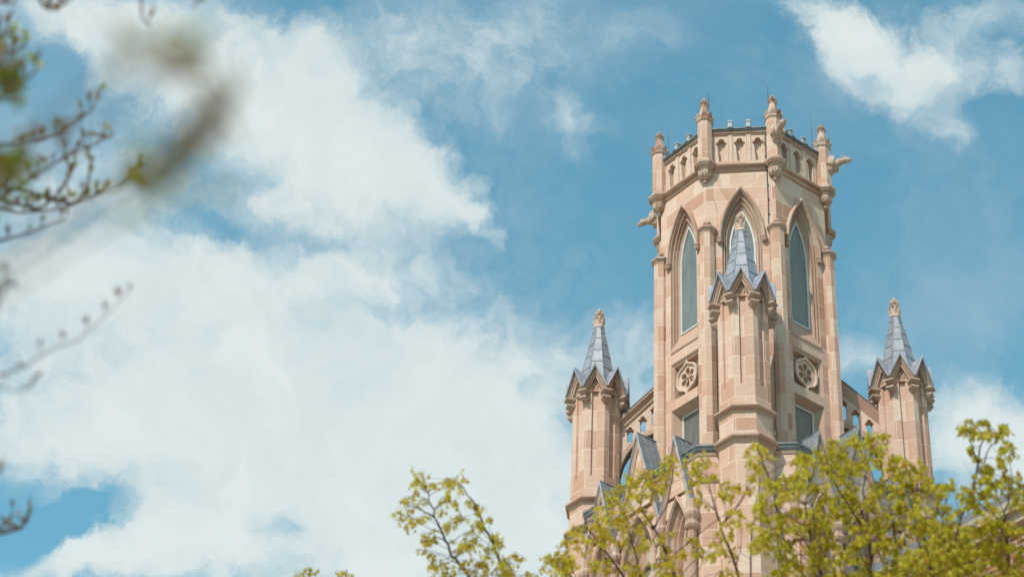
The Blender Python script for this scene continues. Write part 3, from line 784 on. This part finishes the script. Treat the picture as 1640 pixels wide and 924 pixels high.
for k in range(4):
    A = Tz(45+90*k, FD)
    for t, hw, za, zb in GB:
        F = A @ Matrix.Translation((t, 0, 0))
        gbm = MB(); gbm.plate([(-hw, zb), (hw, zb), (0, za)], [[(u, z) for u, z in arch(*( (.80, 33.15, 2.05, 32.6) if t == 0 else (.47, 33.5, 1.48, 32.6)))][0:0]] if False else [], 0.0, .13, F) if False else None
        # the gable stands as a shallow slab above the hood
        z_s = 35.42 if t == 0 else 35.12
        hs_ = hw*(za-z_s)/(za-zb)
        gbm.plate([(-hs_, z_s), (hs_, z_s), (0, za)], [], -.6, .13, F)
        for s2 in (-1, 1):                                # spandrels beside the arch
            ar = arch(.83, 33.15, 2.1, 33.15, 8) if t == 0 else arch(.50, 33.45, 1.55, 33.45, 8)
            side = [p for p in ar[1:10]]                  # right haunch from springing to apex
            inner = [(s2*u, z) for u, z in side if z > zb-.0 and z <= z_s+.001]
            uo = lambda z: hw*(za-z)/(za-zb)
            outer_ = [(s2*uo(z), z) for _, z in inner]
            vs = [(u, -.13, z) for u, z in inner]+[(u, -.13, z) for u, z in outer_]
            nn = len(inner)
            fs = []
            for i in range(nn-1):
                if abs(outer_[i][0]) > abs(inner[i][0])-.0:
                    q = (i, nn+i, nn+i+1, i+1); fs.append(q if s2 > 0 else q[::-1])
            gbm.add(vs, fs, F)
        gab = gbm.build('gable', M['ashlar'], tower)
        rk = MB()
        sl = (za-zb)/hw; z_g = 36.5
        pth = [(hw+.0, zb), (0, za), (-hw-.0, zb)]
        sweep(rk, pth, [(-.14, .0), (-.14, .16), (-.10, .19), (-.06, .17), (-.02, .21), (.0, .21), (.0, .0)], F)
        rk.build('rake_moulding', M['trim'], gab)
        ls = MB()
        sweep(ls, pth, [(.0, .0), (.0, .235), (.03, .26), (.075, .24), (.075, .0)], F)
        hz = (za-z_g)/sl
        dpt = .56 if t == 0 else .46
        ld_ = [(-hz-.06, -.12, z_g), (0, -.12, za+.17), (hz+.06, -.12, z_g), (-hz-.06, dpt, z_g), (0, dpt, za+.17), (hz+.06, dpt, z_g)]
        ls.add(ld_, [(0, 1, 4, 3), (1, 2, 5, 4), (3, 4, 5)], F)
        for s2 in (-1, 1):                               # welted seams and rolled edge across the sheet
            for q in (.04, dpt*.5, dpt-.03):
                ls.tube([(0, q, za+.175), (s2*(hz+.06), q, z_g)], .014, 5, F)
        ls.tube([(0, -.16, za+.18), (0, dpt+.02, za+.18)], .028, 6, F)
        ls.build('saddle_flashing', M['lead_grey'], gab)
    for b in WB:
        F = A @ Matrix.Translation((b['t'], 0, 0)); wb = MB()
        big = b['t'] == 0
        rings = [P3d(arch(b['w']-s_, b['zs']-s_*.8, b['h']-s_*1.6, b['zb']), nn) for s_, nn in ((0, 0), (.05, -.05), (.07, -.04), (.12, -.14), (.15, -.14), (.22, -.32))]
        wb.loft(rings[::-1], F)
        gl = arch(b['w']-.22, b['zs']-.18, b['h']-.36, b['zb'])
        if big:
            mul = [[(u, z) for u, z in arch(.20, 32.3, .62, b['zb']+.02)]]
            h1 = [(u-.26, z) for u, z in arch(.20, 32.3, .62, b['zb']+.1)]; h2 = [(u+.26, z) for u, z in arch(.20, 32.3, .62, b['zb']+.1)]
            h3 = [(.17*math.cos(R(t_)), 33.45+.2*math.sin(R(t_))) for t_ in range(0, 360, 24)]
            wb.plate(gl, [h1, h2, h3], -.34, -.24, F)
        else:
            sl_ = [(-.055, 33.6), (.055, 33.6), (.055, 34.0), (0, 34.12), (-.055, 34.0)]
            sl2 = [(u, z-1.9) for u, z in sl_]
            wb.plate(gl, [sl_, sl2], -.34, -.26, F)
        sweep(wb, [p for p in arch(b['w']+.05, b['zs'], b['h']+.1, b['zs'])][1:-1], [(-.05, .0), (-.045, .14), (.0, .19), (.05, .17), (.07, .10), (.07, 0)], F)
        wo = wb.build('window', M['trim'], tower)
        pb = MB(); pb.plate(gl, [], -.345, -.345, F, back=False, sides=False); pb.build('pane', M['glass'], wo)
        if big:
            fr = MB()
            for cx in (-.26, .26):
                go = [(u+cx, z) for u, z in arch(.20, 32.3, .62, b['zb']+.1)]
                sweep(fr, go+[go[0]], [(0, -.30), (0, -.265), (-.025, -.265), (-.025, -.30)], F, capends=False)
            fr.build('frame', M['white_metal'], wo)
    # ringed colonnettes under the valleys
    for t in (-1.075, 1.075, -2.40, 2.40):
        F = A @ Matrix.Translation((t, -.14, 0)); cb = MB()
        cb.lathe([(.13, 24), (.13, 33.15), (.17, 33.2), (.19, 33.26), (.17, 33.33), (.13, 33.36), (.13, 33.62), (.20, 33.68), (.23, 33.76), (.215, 33.84), (.16, 33.88), (.16, 33.95), (.21, 34.05), (.24, 34.15), (.22, 34.25), (.17, 34.30), (.17, 34.62)], 10, F)
        cb.build('colonnette', M['trim'], tower, False)

# ------------------------------------------------------------------ brick building at lower right
p1 = at(1414, 924, 31); d2 = ray(1640, 806)
p2 = C0 + d2*((p1.z-C0.z)/d2.z)
ux = (p2-p1); ux.z = 0; ux.normalize(); nx = Vector((ux.y, -ux.x, 0))     # nx points at the viewer
Mx = Matrix(((ux.x, -nx.x, 0, p1.x), (ux.y, -nx.y, 0, p1.y), (0, 0, 1, 0), (0, 0, 0, 1)))
bb = empty('brick_building', (p1.x, p1.y, 0)); bb.rotation_euler = (0, 0, math.atan2(ux.y, ux.x))
tag(bb, 'dark red brick building with cream stone cornice behind the leaves at lower right', 'building')
zt = p1.z; L0, L1 = -9, 16
mb = MB(); mb.box((L0, 0, 0), (L1, 11, zt-.30)); mb.build('wall', M['brick'], bb)
mb = MB(); mb.box((L0-.12, -.12, zt-.30), (L1+.12, 11.12, zt-.16)); mb.box((L0-.2, -.2, zt-.16), (L1+.2, 11.2, zt-.0)); mb.build('cornice', M['cream'], bb)
mb = MB(); mb.box((L0-.17, -.17, zt), (L1+.17, 11.17, zt+.045)); mb.box((L0-.1, -.1, zt+.045), (L1+.1, 11.1, zt+.20)); mb.build('roof', M['grey_roof'], bb)
for x in np.arange(L0+1.2, L1-1, 2.6):
    for z in (zt-3.6, zt-7.2, zt-10.8):
        w_ = MB(); w_.box((x, -.03, z-.10), (x+1.1, .05, z)); w_.box((x, -.02, z+1.9), (x+1.1, .05, z+2.1)); wo = w_.build('window', M['cream'], bb)
        pw = MB(); pw.box((x+.02, -.008, z+.0), (x+1.08, .04, z+1.9)); pw.build('pane', M['glass'], wo)
        fw = MB(); 
        for xa, xb in ((0.02, .07), (.525, .575), (1.03, 1.08)): fw.box((x+xa, -.016, z+.002), (x+xb, .03, z+1.898))
        fw.box((x+.08, -.015, z+.93), (x+1.02, .03, z+.98)); fw.build('frame', M['white_metal'], wo)

# ------------------------------------------------------------------ trees
MAPLE = np.array([(0, 0), (.16, .06), (.40, -.04), (.30, .16), (.55, .30), (.33, .38), (.40, .62), (.17, .60), (0, 1.0), (-.17, .60), (-.40, .62), (-.33, .38), (-.55, .30), (-.30, .16), (-.40, -.04), (-.16, .06)])
SLIM = np.array([(0, 0), (.10, .15), (.17, .40), (.14, .65), (0, 1.0), (-.14, .65), (-.17, .40), (-.10, .15)])
class Leaves:
    def __init__(s): s.P = []; s.D = []; s.S = []; s.W = []
    def add(s, p, d, size, w=1.0):
        s.P.append(tuple(p)); s.D.append(tuple(d)); s.S.append(size); s.W.append(w)
    def build(s, name, m_, parent, shape, thin=None):
        P, D, S_ = np.array(s.P), np.array(s.D), np.array(s.S); n = len(P); k = len(shape)
        D /= np.linalg.norm(D, axis=1, keepdims=True)
        r0 = rng.normal(size=(n, 3)); X = np.cross(D, r0); X /= np.linalg.norm(X, axis=1, keepdims=True)
        N_ = np.cross(X, D)
        wd = np.array(s.W)[:, None, None]
        u = shape[None, :, 0, None]*wd; v = shape[None, :, 1, None]
        fold = rng.uniform(.1, .8, (n, 1, 1)); curl = rng.uniform(-.1, .5, (n, 1, 1))
        h = np.abs(u)*fold - curl*v*v
        V = P[:, None, :] + S_[:, None, None]*(X[:, None, :]*u + D[:, None, :]*v + N_[:, None, :]*h)
        # split each leaf along its midrib so that it folds: two faces
        tipi = int(np.argmax(shape[:, 1])); f1 = list(range(0, tipi+1)); f2 = [0]+list(range(tipi, k))
        faces = []
        base = np.arange(n)*k
        me = bpy.data.meshes.new(name)
        me.vertices.add(n*k); me.vertices.foreach_set('co', V.reshape(-1).astype(np.float32))
        L = len(f1)+len(f2)
        li = (base[:, None]+np.array(f1+f2)[None, :]).reshape(-1)
        me.loops.add(n*L); me.loops.foreach_set('vertex_index', li.astype(np.int32))
        me.polygons.add(2*n)
        st = np.stack([np.arange(n)*L, np.arange(n)*L+len(f1)], 1).reshape(-1)
        me.polygons.foreach_set('loop_start', st.astype(np.int32))
        me.update(calc_edges=True); me.validate()
        me.materials.append(m_)
        o = bpy.data.objects.new(name, me); col.objects.link(o); o.parent = parent
        return o
def rv(s=1.0): return Vector(rng.normal(size=3))*s
def curve_pts(a, b, n=5, sag=0.0, wob=.02):
    L = (b-a).length; out_ = []
    o1 = rv(wob*L)
    for i in range(n+1):
        t = i/n
        out_.append(a.lerp(b, t)+Vector((0, 0, sag*L*math.sin(math.pi*t)))+o1*math.sin(math.pi*t))
    return out_
def tree(name, label, cat, base, fork_z, limbs, clusters, lm, lsize, per, group=None, shape=MAPLE, droop=.9, trunk_r=.14):
    """limbs: lists of world points (lowest first); clusters: (centre, radius)"""
    root = empty(name, (base.x, base.y, 0)); tag(root, label, cat, group)
    O = Vector((base.x, base.y, 0))
    wd = MB(); lv = Leaves()
    fork = Vector((base.x, base.y, fork_z))
    wd.tube([(0, 0, -.1), (0.02, 0.0, .3), (-.03, .02, fork_z*.5), (0, 0, fork_z+.25)], [trunk_r*1.5, trunk_r*1.1, trunk_r, trunk_r*.8], 10)
    nodes = []
    for i, L in enumerate(limbs):
        low = L[0]; r0 = .0135 if len(L) > 3 else .008
        side = nodes and min((p-low).length for p, _ in nodes) < .22
        lead_in = [] if side else [fork+Vector((0, 0, -.1+.12*(i % 3))), fork.lerp(low, .35)+Vector((0, 0, -.10*(low-fork).length*.3)), fork.lerp(low, .7)+Vector((0, 0, -.03*(low-fork).length))]
        pts = lead_in+list(L)
        # subdivide smoothly
        sm = []
        for a in range(len(pts)-1):
            for q in range(3): sm.append(pts[a].lerp(pts[a+1], q/3)+rv(.006))
        sm.append(pts[-1])
        n = len(sm); rr = [(r0*.6*(1-.9*j/(n-1)) if side else r0*(1-.9*max(0, j-6)/(n-7)))+.0025 for j in range(n)]
        if not side:
            for j in range(9): rr[j] = max(rr[j], .024-.0011*j)
        wd.tube([p-O for p in sm], rr, 7)
        k0 = 0 if side else 8
        nodes += [(p, r_) for p, r_ in zip(sm[k0:], rr[k0:])]
    NP = np.array([tuple(p) for p, _ in nodes])
    for c, r_ in clusters:
        d = NP-np.array(c); dist = np.linalg.norm(d, axis=1)+np.maximum(0, d[:, 2]+.05)*2.5
        j = int(np.argmin(dist)); a = nodes[j][0]
        L = (c-a).length
        mid = a.lerp(c, .55)+Vector((0, 0, .10*L))+rv(.03*L)
        tw = [a, a.lerp(mid, .5)+rv(.02*L), mid, mid.lerp(c, .5)+Vector((0, 0, .03*L))+rv(.02*L), c]
        tr = min(nodes[j][1]*.6, .0022+.004*L)
        wd.tube([p-O for p in tw], [tr, tr*.8, tr*.6, tr*.45, .0018], 4)
        nsub = max(4, int(round(r_/.0115)))
        for q in range(nsub):
            st = tw[3].lerp(c, rng.uniform(0, 1))
            dr = rv(); dr.z = dr.z*.6+.2; dr.normalize()
            e = st+dr*r_*rng.uniform(.6, 1.45)
            e.z -= r_*.30*droop
            m1 = st.lerp(e, .5)+Vector((0, 0, .18*r_))
            wd.tube([p-O for p in (st, m1, e)], [.0016, .0013, .0009], 3)
            for w in range(per):
                t = rng.uniform(.25, 1.05)
                p = (st.lerp(m1, t*2) if t < .5 else m1.lerp(e, (t-.5)*2))
                dd = Vector((0, 0, -droop))+rv(.38)
                sz = lsize*rng.uniform(.5, 1.3)
                p2_ = p+Vector((rng.normal()*.006, rng.normal()*.006, -rng.uniform(.004, .03)))
                lv.add(p2_-O, dd, sz, rng.uniform(.42, .85))
    wd.build('trunk', M['twigbark'], root)
    lv.build('crown', lm, root, shape)
    return root
def clus(lst, s, spread=.8, k=1.4):
    return [(at(x, y, s+rng.uniform(-spread, spread)), r_*k*s/FPX) for x, y, r_ in lst]
def limb(lst, s0, s1):
    n = len(lst); return [at(x, y, s0+(s1-s0)*i/(n-1)) for i, (x, y) in enumerate(lst)]
def c6(l): return [(900+x/3.5, 660+y/3.5, r_/3.5) for x, y, r_ in l]
def c7(l): return [(1240+x/3.5, 660+y/3.5, r_/3.5) for x, y, r_ in l]
def fill(x0, x1, top, prob, step=19, ymax=985, r_=11):
    out_ = []
    xs = np.arange(x0, x1, step)
    for x in xs:
        for y in np.arange(660, ymax, step*.8):
            xx, yy = x+rng.uniform(-9, 9), y+rng.uniform(-8, 8)
            yt = np.interp(xx, [t[0] for t in top], [t[1] for t in top])
            if yy < yt: continue
            pr = prob*min(1, .55+(yy-yt)/130)
            hole = math.sin(xx*.053+yy*.021)*math.sin(yy*.067-xx*.017)
            if hole > .45: pr *= .25
            if rng.uniform() < pr: out_.append((xx, yy, r_*rng.uniform(.7, 1.35)))
    return out_

def ground_under(x, s):                    # a spot on the lawn under a crown
    p = at(x, 924, s); return Vector((p.x, p.y, 0))
# sapling tips far left
A_s = 19.5
tree('maple_tree', 'maple showing only two small leafy tips at the bottom edge', 'tree', ground_under(520, A_s), 5.5,
     [limb([(500, 990), (498, 940), (494, 908)], A_s, A_s), limb([(548, 1000), (552, 945), (556, 910)], A_s, A_s+.2)],
     clus([(496, 911, 9), (481, 918, 8), (506, 918, 7), (489, 925, 9), (500, 932, 10), (555, 915, 10), (541, 921, 8), (563, 920, 8), (552, 930, 11), (566, 934, 9), (480, 940, 9), (538, 942, 10)], A_s, .15), M['leaf'], .031, 8, 'maple trees in front of the tower')
B_s = 16.5
Bc = [(664,762,12),(660,772,9),(664,784,7),(676,768,8),(684,776,8),(730,765,13),(720,772,9),(711,767,7),(741,775,9),(745,765,6),(642,806,12),(652,800,9),(653,828,13),(667,809,9),(637,822,7),(648,838,8),(663,832,8),(680,828,6),
 (711,797,9),(722,794,7),(733,803,12),(708,818,6),(738,828,13),(727,836,8),(719,841,7),(756,800,7),(757,810,8),(768,808,7),(771,820,7),(766,833,9),(782,828,6),(774,840,6),(757,838,7),(678,853,9),(675,868,11),(686,866,8),(694,861,5),(666,880,6),
 (749,856,16),(741,872,14),(757,872,14),(766,862,9),(736,884,8),(793,858,10),(798,868,9),(785,877,8),(804,865,5),(689,892,9),(702,903,12),(690,905,9),(697,918,13),(712,912,8),(746,897,13),(766,903,14),(757,914,12),(790,892,15),(780,903,12),(807,905,18),(800,918,14),(820,899,12),(779,918,14),(829,914,14),(826,883,5),(833,888,6),(848,914,9),(855,920,8),(724,922,7),(690,930,14),(710,935,14),(735,930,12),(760,935,16),(785,935,16),(810,935,16),(835,930,14),(850,940,14)]
tree('maple_tree', 'sparse airy maple with drooping lime leaves, set against cloud left of the tower', 'tree', ground_under(800, B_s), 4.6,
     [limb([(790, 990), (765, 945), (750.5, 924), (735, 902), (720, 880), (708, 855), (697, 828), (689, 803), (687, 792), (676, 774)], B_s, B_s-.2),
      limb([(835, 1000), (818, 950), (809.5, 918), (793, 880), (776.6, 844), (765.6, 817), (754.6, 798), (735, 775)], B_s+.3, B_s+.1),
      limb([(697, 828), (672, 815), (652, 808)], B_s-.15, B_s-.3)], clus(Bc, B_s, .22), M['leaf'], .031, 7, 'maple trees in front of the tower')
C_s = 17.5
Cc = [(878,885,8),(889,897,13),(875,908,13),(885,920,14),(905,905,13),(895,930,12)] + c6([(450,330,50),(430,380,45),(500,390,45),(470,350,40),(340,420,40),(320,400,30),(410,420,38),(390,340,25),(620,260,40),(600,240,22),(640,320,35),(570,330,32),(560,400,30),(540,420,32),(600,380,28),(780,250,50),(760,290,40),(800,300,40),(740,330,35),(720,380,30),(820,340,28),(850,360,36),(870,400,38),(930,420,28),(940,460,24),(900,470,34),(750,440,34),(770,490,32),
  (1100,160,40),(1060,190,30),(1130,210,36),(1100,230,30),(1050,240,28),(1080,280,22),(1120,270,26),(1070,330,24),(1060,370,16),(1140,320,28),(1150,380,30),(1000,400,16),(1040,420,18),
  (230,520,36),(260,470,32),(300,500,46),(290,560,45),(360,480,40),(360,560,42),(420,470,36),(440,540,30),(490,470,30),(60,680,34),(40,660,22),(20,710,26),(80,700,26),(130,700,36),(180,640,40),(210,600,32),(250,650,44),(320,620,44),(100,760,36),(40,780,30),(0,800,26),(390,640,40),(460,620,36),(500,560,28),
  (980,560,28),(940,590,24),(1020,540,26),(1010,590,24),(900,640,28),(960,650,30)])
topC = [(880, 905), (905, 862), (940, 835), (985, 810), (1050, 830), (1090, 845), (1130, 842), (1180, 850), (1230, 850), (1262, 860)]
Cc += fill(880, 1190, topC, .70)
tree('maple_tree', 'bright lime maple in front of the left half of the tower', 'tree', ground_under(1060, C_s), 4.4,
     [limb([(1025, 990), (1010, 945), (994, 914), (966, 877), (951, 857), (935, 838)], C_s, C_s-.4), limb([(1035, 990), (1026, 923), (1014, 877), (1007, 846), (1000, 815), (1010, 780)], C_s, C_s+.3),
      limb([(1095, 1000), (1082, 930), (1066, 877), (1049, 846), (1023, 814), (1030, 775)], C_s, C_s-.2), limb([(1049, 846), (1070, 800), (1078, 750)], C_s, C_s),
      limb([(1195, 1010), (1185, 930), (1174, 894), (1154, 843), (1143, 803), (1130, 760)], C_s+.3, C_s), limb([(1205, 1010), (1200, 923), (1206, 843), (1217, 774)], C_s+.5, C_s+.2),
      limb([(1000, 1000), (940, 940), (905, 915), (885, 895)], C_s, C_s), limb([(1154, 843), (1180, 815), (1195, 790)], C_s+.1, C_s)],
     clus(Cc, C_s, .6), M['leaf'], .033, 9, 'maple trees in front of the tower')
D_s = 16.3
Dc = c7([(600,100,36),(620,130,34),(590,150,32),(470,120,36),(480,160,36),(440,160,34),(340,160,38),(370,190,36),(330,190,30),(300,250,40),(350,250,36),(420,200,34),(180,220,46),(230,220,40),(210,260,40),(150,260,30),(120,290,26),(320,290,40),(380,280,36),(560,180,36),(540,240,40),(620,210,36),(650,240,34),(690,260,40),(720,280,26),(600,270,40),(650,300,36),(480,280,40),(440,330,40),(400,350,40),(810,290,36),(780,310,26),(840,330,36),(860,370,30),(800,350,30),(900,370,24),(920,400,28),(740,330,30),(760,390,34),
  (40,380,36),(100,350,34),(0,400,30),(60,430,40),(150,400,40),(-40,360,30),(-60,430,36),(-90,470,30)])
topD = [(1215, 800), (1240, 775), (1270, 760), (1300, 750), (1350, 745), (1400, 745), (1450, 760), (1480, 785), (1500, 800), (1520, 800)]
Dc += fill(1205, 1505, topD, .86, 18)
tree('maple_tree', 'dense yellow green maple in front of the right half of the tower', 'tree', ground_under(1380, D_s), 4.2,
     [limb([(1400, 1000), (1396, 923), (1393, 883), (1389, 849), (1366, 820), (1343, 783), (1320, 745)], D_s, D_s-.3), limb([(1389, 849), (1389, 820), (1383, 786), (1386, 757), (1400, 715)], D_s, D_s+.1),
      limb([(1440, 1000), (1423, 923), (1409, 883), (1394, 860), (1372, 800), (1360, 740)], D_s, D_s+.3), limb([(1500, 1000), (1486, 880), (1474, 837), (1465, 790), (1474, 755)], D_s, D_s-.1),
      limb([(1275, 1010), (1260, 917), (1254, 849), (1240, 791), (1223, 740), (1212, 712)], D_s+.6, D_s+.5), limb([(1330, 1010), (1318, 930), (1300, 870), (1290, 810), (1298, 750)], D_s, D_s-.4),
      limb([(1440, 1000), (1436, 900), (1430, 830), (1428, 760)], D_s+.3, D_s+.2)],
     clus(Dc, D_s, .7), M['leaf_dense'], .036, 10, 'maple trees in front of the tower')
E_s = 15.5
Ec = c7([(1100,40,32),(1080,80,26),(1050,90,22),(1150,60,34),(1200,60,34),(1230,90,36),(1260,70,30),(1290,90,24),(1310,150,24),(1320,200,18),(1290,200,16),(1120,120,24),(1150,110,28),(1100,190,20),(1090,230,16),(1130,240,20),(1270,230,22),(1250,265,24),(1280,280,16),(1180,320,40),(1200,350,38),(1150,350,34),(1210,400,36),(1140,400,32),(1170,300,26),(1290,350,26),(1310,380,28),(1370,350,22),(1380,400,22),(1340,420,30),(1400,440,30),(1290,430,36),
  (960,400,30),(940,440,26),(1000,400,28),(1010,450,34),(1060,420,32),(1090,460,36),(1150,460,40),(1220,460,40),(920,480,24),(960,520,30),(980,580,30)])
topE = [(1495, 850), (1515, 815), (1550, 800), (1600, 795), (1650, 798), (1720, 790)]
Ec += fill(1500, 1720, topE, .97, 17)
Ec += fill(1400, 1560, [(1400, 860), (1560, 815)], .75, 17)
tree('maple_tree', 'dense maple with one tall tufted shoot, in front of the brick building', 'tree', ground_under(1600, E_s), 4.0,
     [limb([(1540, 1000), (1520, 910), (1529, 869), (1540, 829), (1557, 789), (1566, 737), (1575, 700), (1560, 680)], E_s, E_s+.2), limb([(1560, 765), (1580, 725), (1600, 700)], E_s, E_s+.2),
      limb([(1620, 1000), (1611, 923), (1614, 874), (1610, 820), (1622, 770)], E_s, E_s-.2), limb([(1500, 1000), (1515, 905), (1512, 840), (1515, 785)], E_s+.2, E_s+.2), limb([(1700, 1000), (1690, 900), (1670, 830), (1640, 780)], E_s, E_s)],
     clus(Ec, E_s, .5), M['leaf_dense'], .036, 10, 'maple trees in front of the tower')

# ------------------------------------------------------------------ the tree close by on the left, out of focus
near = empty('budding_tree', tuple(C0 + Vector((-3.6, 3.6, -1.6))))
tag(near, 'out-of-focus tree close by at the left, dark twigs with opening buds', 'tree')
NO = Vector(near.location)
wd = MB(); lv = Leaves(); lg = Leaves()
fork = NO+Vector((0, 0, 2.2))
wd.tube([(0, 0, -.1), (.03, 0, 1), (0, 0, 2.2), (.15, -.05, 3.6), (.1, .1, 5.5)], [.14, .11, .10, .08, .04], 10)
def twig(px, s, r0=.006, bud=.04, step=.05, green=.3, up_=.8, side=1):
    P = [at(x, y, s+.12*i) if side else at(x, y, s) for i, (x, y) in enumerate(px)]
    first = P[0]; zst = min(max(first.z-1.2, 2.0), 5.3)
    a = NO+Vector((.1, 0, zst))
    lead_in = [a, a.lerp(first, .5)+Vector((0, 0, .1)), a.lerp(first, .85)]
    allp = lead_in+P
    n = len(allp); wd.tube([p-NO for p in allp], [r0*2.4, r0*1.8, r0*1.3]+[r0*(1-.7*i/(len(P))) for i in range(len(P))], 6)
    d_acc = 0
    for i in range(len(P)-1):
        L = (P[i+1]-P[i]).length; k = max(1, int(L/step))
        for q in range(k):
            p = P[i].lerp(P[i+1], (q+rng.uniform(.2, .8))/k)
            dirn = (P[i+1]-P[i]).normalized()
            st = dirn*.6+UP*up_+rv(.45)
            st.normalize(); pe = p+st*bud*.7
            wd.tube([p-NO, pe-NO], [r0*.4, r0*.25], 4)
            for w in range(rng.integers(2, 5)):
                (lg if rng.uniform() < green else lv).add(pe-NO, st+rv(.28), bud*rng.uniform(.6, 1.25), rng.uniform(.6, 1.2))
def blob(x, y, r_, s, n, size, green):
    c = at(x, y, s)
    for i in range(n):
        p = c+(RT*rng.normal()+UP*rng.normal()+FW*rng.normal()*.7)*(r_*s/FPX*.5)
        (lg if rng.uniform() < green else lv).add(p-NO, rv(), size*rng.uniform(.7, 1.3), 1.3)
    a = fork+Vector((0, 0, max(0, c.z-2.6)))
    wd.tube([p-NO for p in (a, a.lerp(c, .5)+Vector((0, 0, .12)), c)], [.005, .0012, .0007], 5)
twig([(-60, 245), (0, 232), (60, 226), (98, 212), (125, 195), (148, 175), (158, 155)], 7.0, bud=.042, green=.25)
twig([(-70, 350), (0, 318), (45, 290), (86, 262), (130, 240), (160, 228), (183, 213)], 7.6, bud=.045, green=.25, step=.04)
twig([(-60, 330), (0, 334), (27, 341), (80, 337), (118, 327), (155, 312), (195, 298), (222, 275)], 7.8, bud=.05, green=.5, step=.035)
twig([(60, 336), (90, 315), (112, 285), (122, 260)], 8.0, bud=.04, green=.3, step=.04)
twig([(118, 327), (140, 300), (146, 262), (152, 250)], 8.0, bud=.04, green=.3, step=.05)
twig([(-60, 400), (0, 385), (20, 380), (50, 372), (72, 362), (105, 352)], 7.4, bud=.035, green=.2, step=.09)
twig([(-40, 95), (0, 88), (20, 87), (42, 74)], 7.0, bud=.05, green=.6, step=.04)
twig([(-40, 62), (0, 60), (18, 56)], 6.5, bud=.045, green=.2, step=.04)
twig([(-40, 165), (0, 160), (22, 140), (40, 128), (58, 116)], 5.5, bud=.05, green=.4, step=.04)
twig([(-120, -150), (30, -80), (60, -5), (72, 14), (84, 18)], 6.8, bud=.045, green=.4, step=.035)
twig([(-120, -160), (40, -90), (80, 10), (105, 6), (122, -8)], 7.2, bud=.035, green=.1, step=.06)
twig([(-60, 12), (0, 4), (25, 6)], 6.2, bud=.05, green=.3, step=.03)
twig([(-140, -200), (100, -140), (205, -80), (225, -10), (228, 30), (240, 42)], 6.0, bud=.035, green=.2, step=.07)
twig([(-140, -220), (180, -160), (320, -70), (322, -10), (312, 10)], 5.2, bud=.04, green=0, step=.10)
twig([(-80, 640), (0, 600), (35, 590), (80, 560), (125, 545), (150, 522), (175, 500), (195, 480), (214, 458)], 5.2, r0=.0026, bud=.028, green=.0, step=.085, up_=1.3)
twig([(-60, 630), (0, 618), (35, 628), (57, 612)], 5.2, r0=.002, bud=.026, green=0, step=.06, up_=1.3)
twig([(-60, 560), (-10, 500), (5, 470), (14, 450)], 4.6, r0=.004, bud=.03, green=.1, step=.06)
twig([(-60, 790), (-10, 765), (8, 744)], 6.0, bud=.03, green=0, step=.07)
twig([(-60, 840), (-5, 846), (12, 852), (16, 834), (20, 818)], 7.5, bud=.035, green=.2, step=.06)
twig([(-40, 860), (12, 852), (34, 846), (44, 834), (52, 812)], 7.5, bud=.035, green=.2, step=.05)
for x, y, r_, n, gr in ((302, 72, 26, 5, 1.0), (284, 112, 30, 7, .0), (350, 162, 30, 6, 0), (352, 185, 22, 3, 0), (292, 232, 34, 7, .0), (245, 268, 38, 8, .8), (300, 272, 30, 6, .7), (262, 300, 30, 5, .3), (210, 82, 20, 3, .8), (180, 115, 26, 2, .0), (325, 205, 26, 4, 0)):
    blob(x, y, r_*1.15, 1.5, int(n*2), .019, gr)
for x, y, r_, n, gr in ((12, 262, 34, 26, .9), (8, 300, 28, 12, .8), (8, 130, 26, 16, .7), (20, 95, 22, 8, .4), (60, 215, 20, 4, .0), (100, 215, 22, 4, 0), (205, 290, 14, 4, 1)):
    blob(x, y, r_, 3.4, int(n*1.8), .03, gr)
wd.build('trunk', M['bark'], near)
lv.build('bud_leaves', M['budleaf'], near, SLIM)
lg.build('green_leaves', M['greenleaf'], near, SLIM)
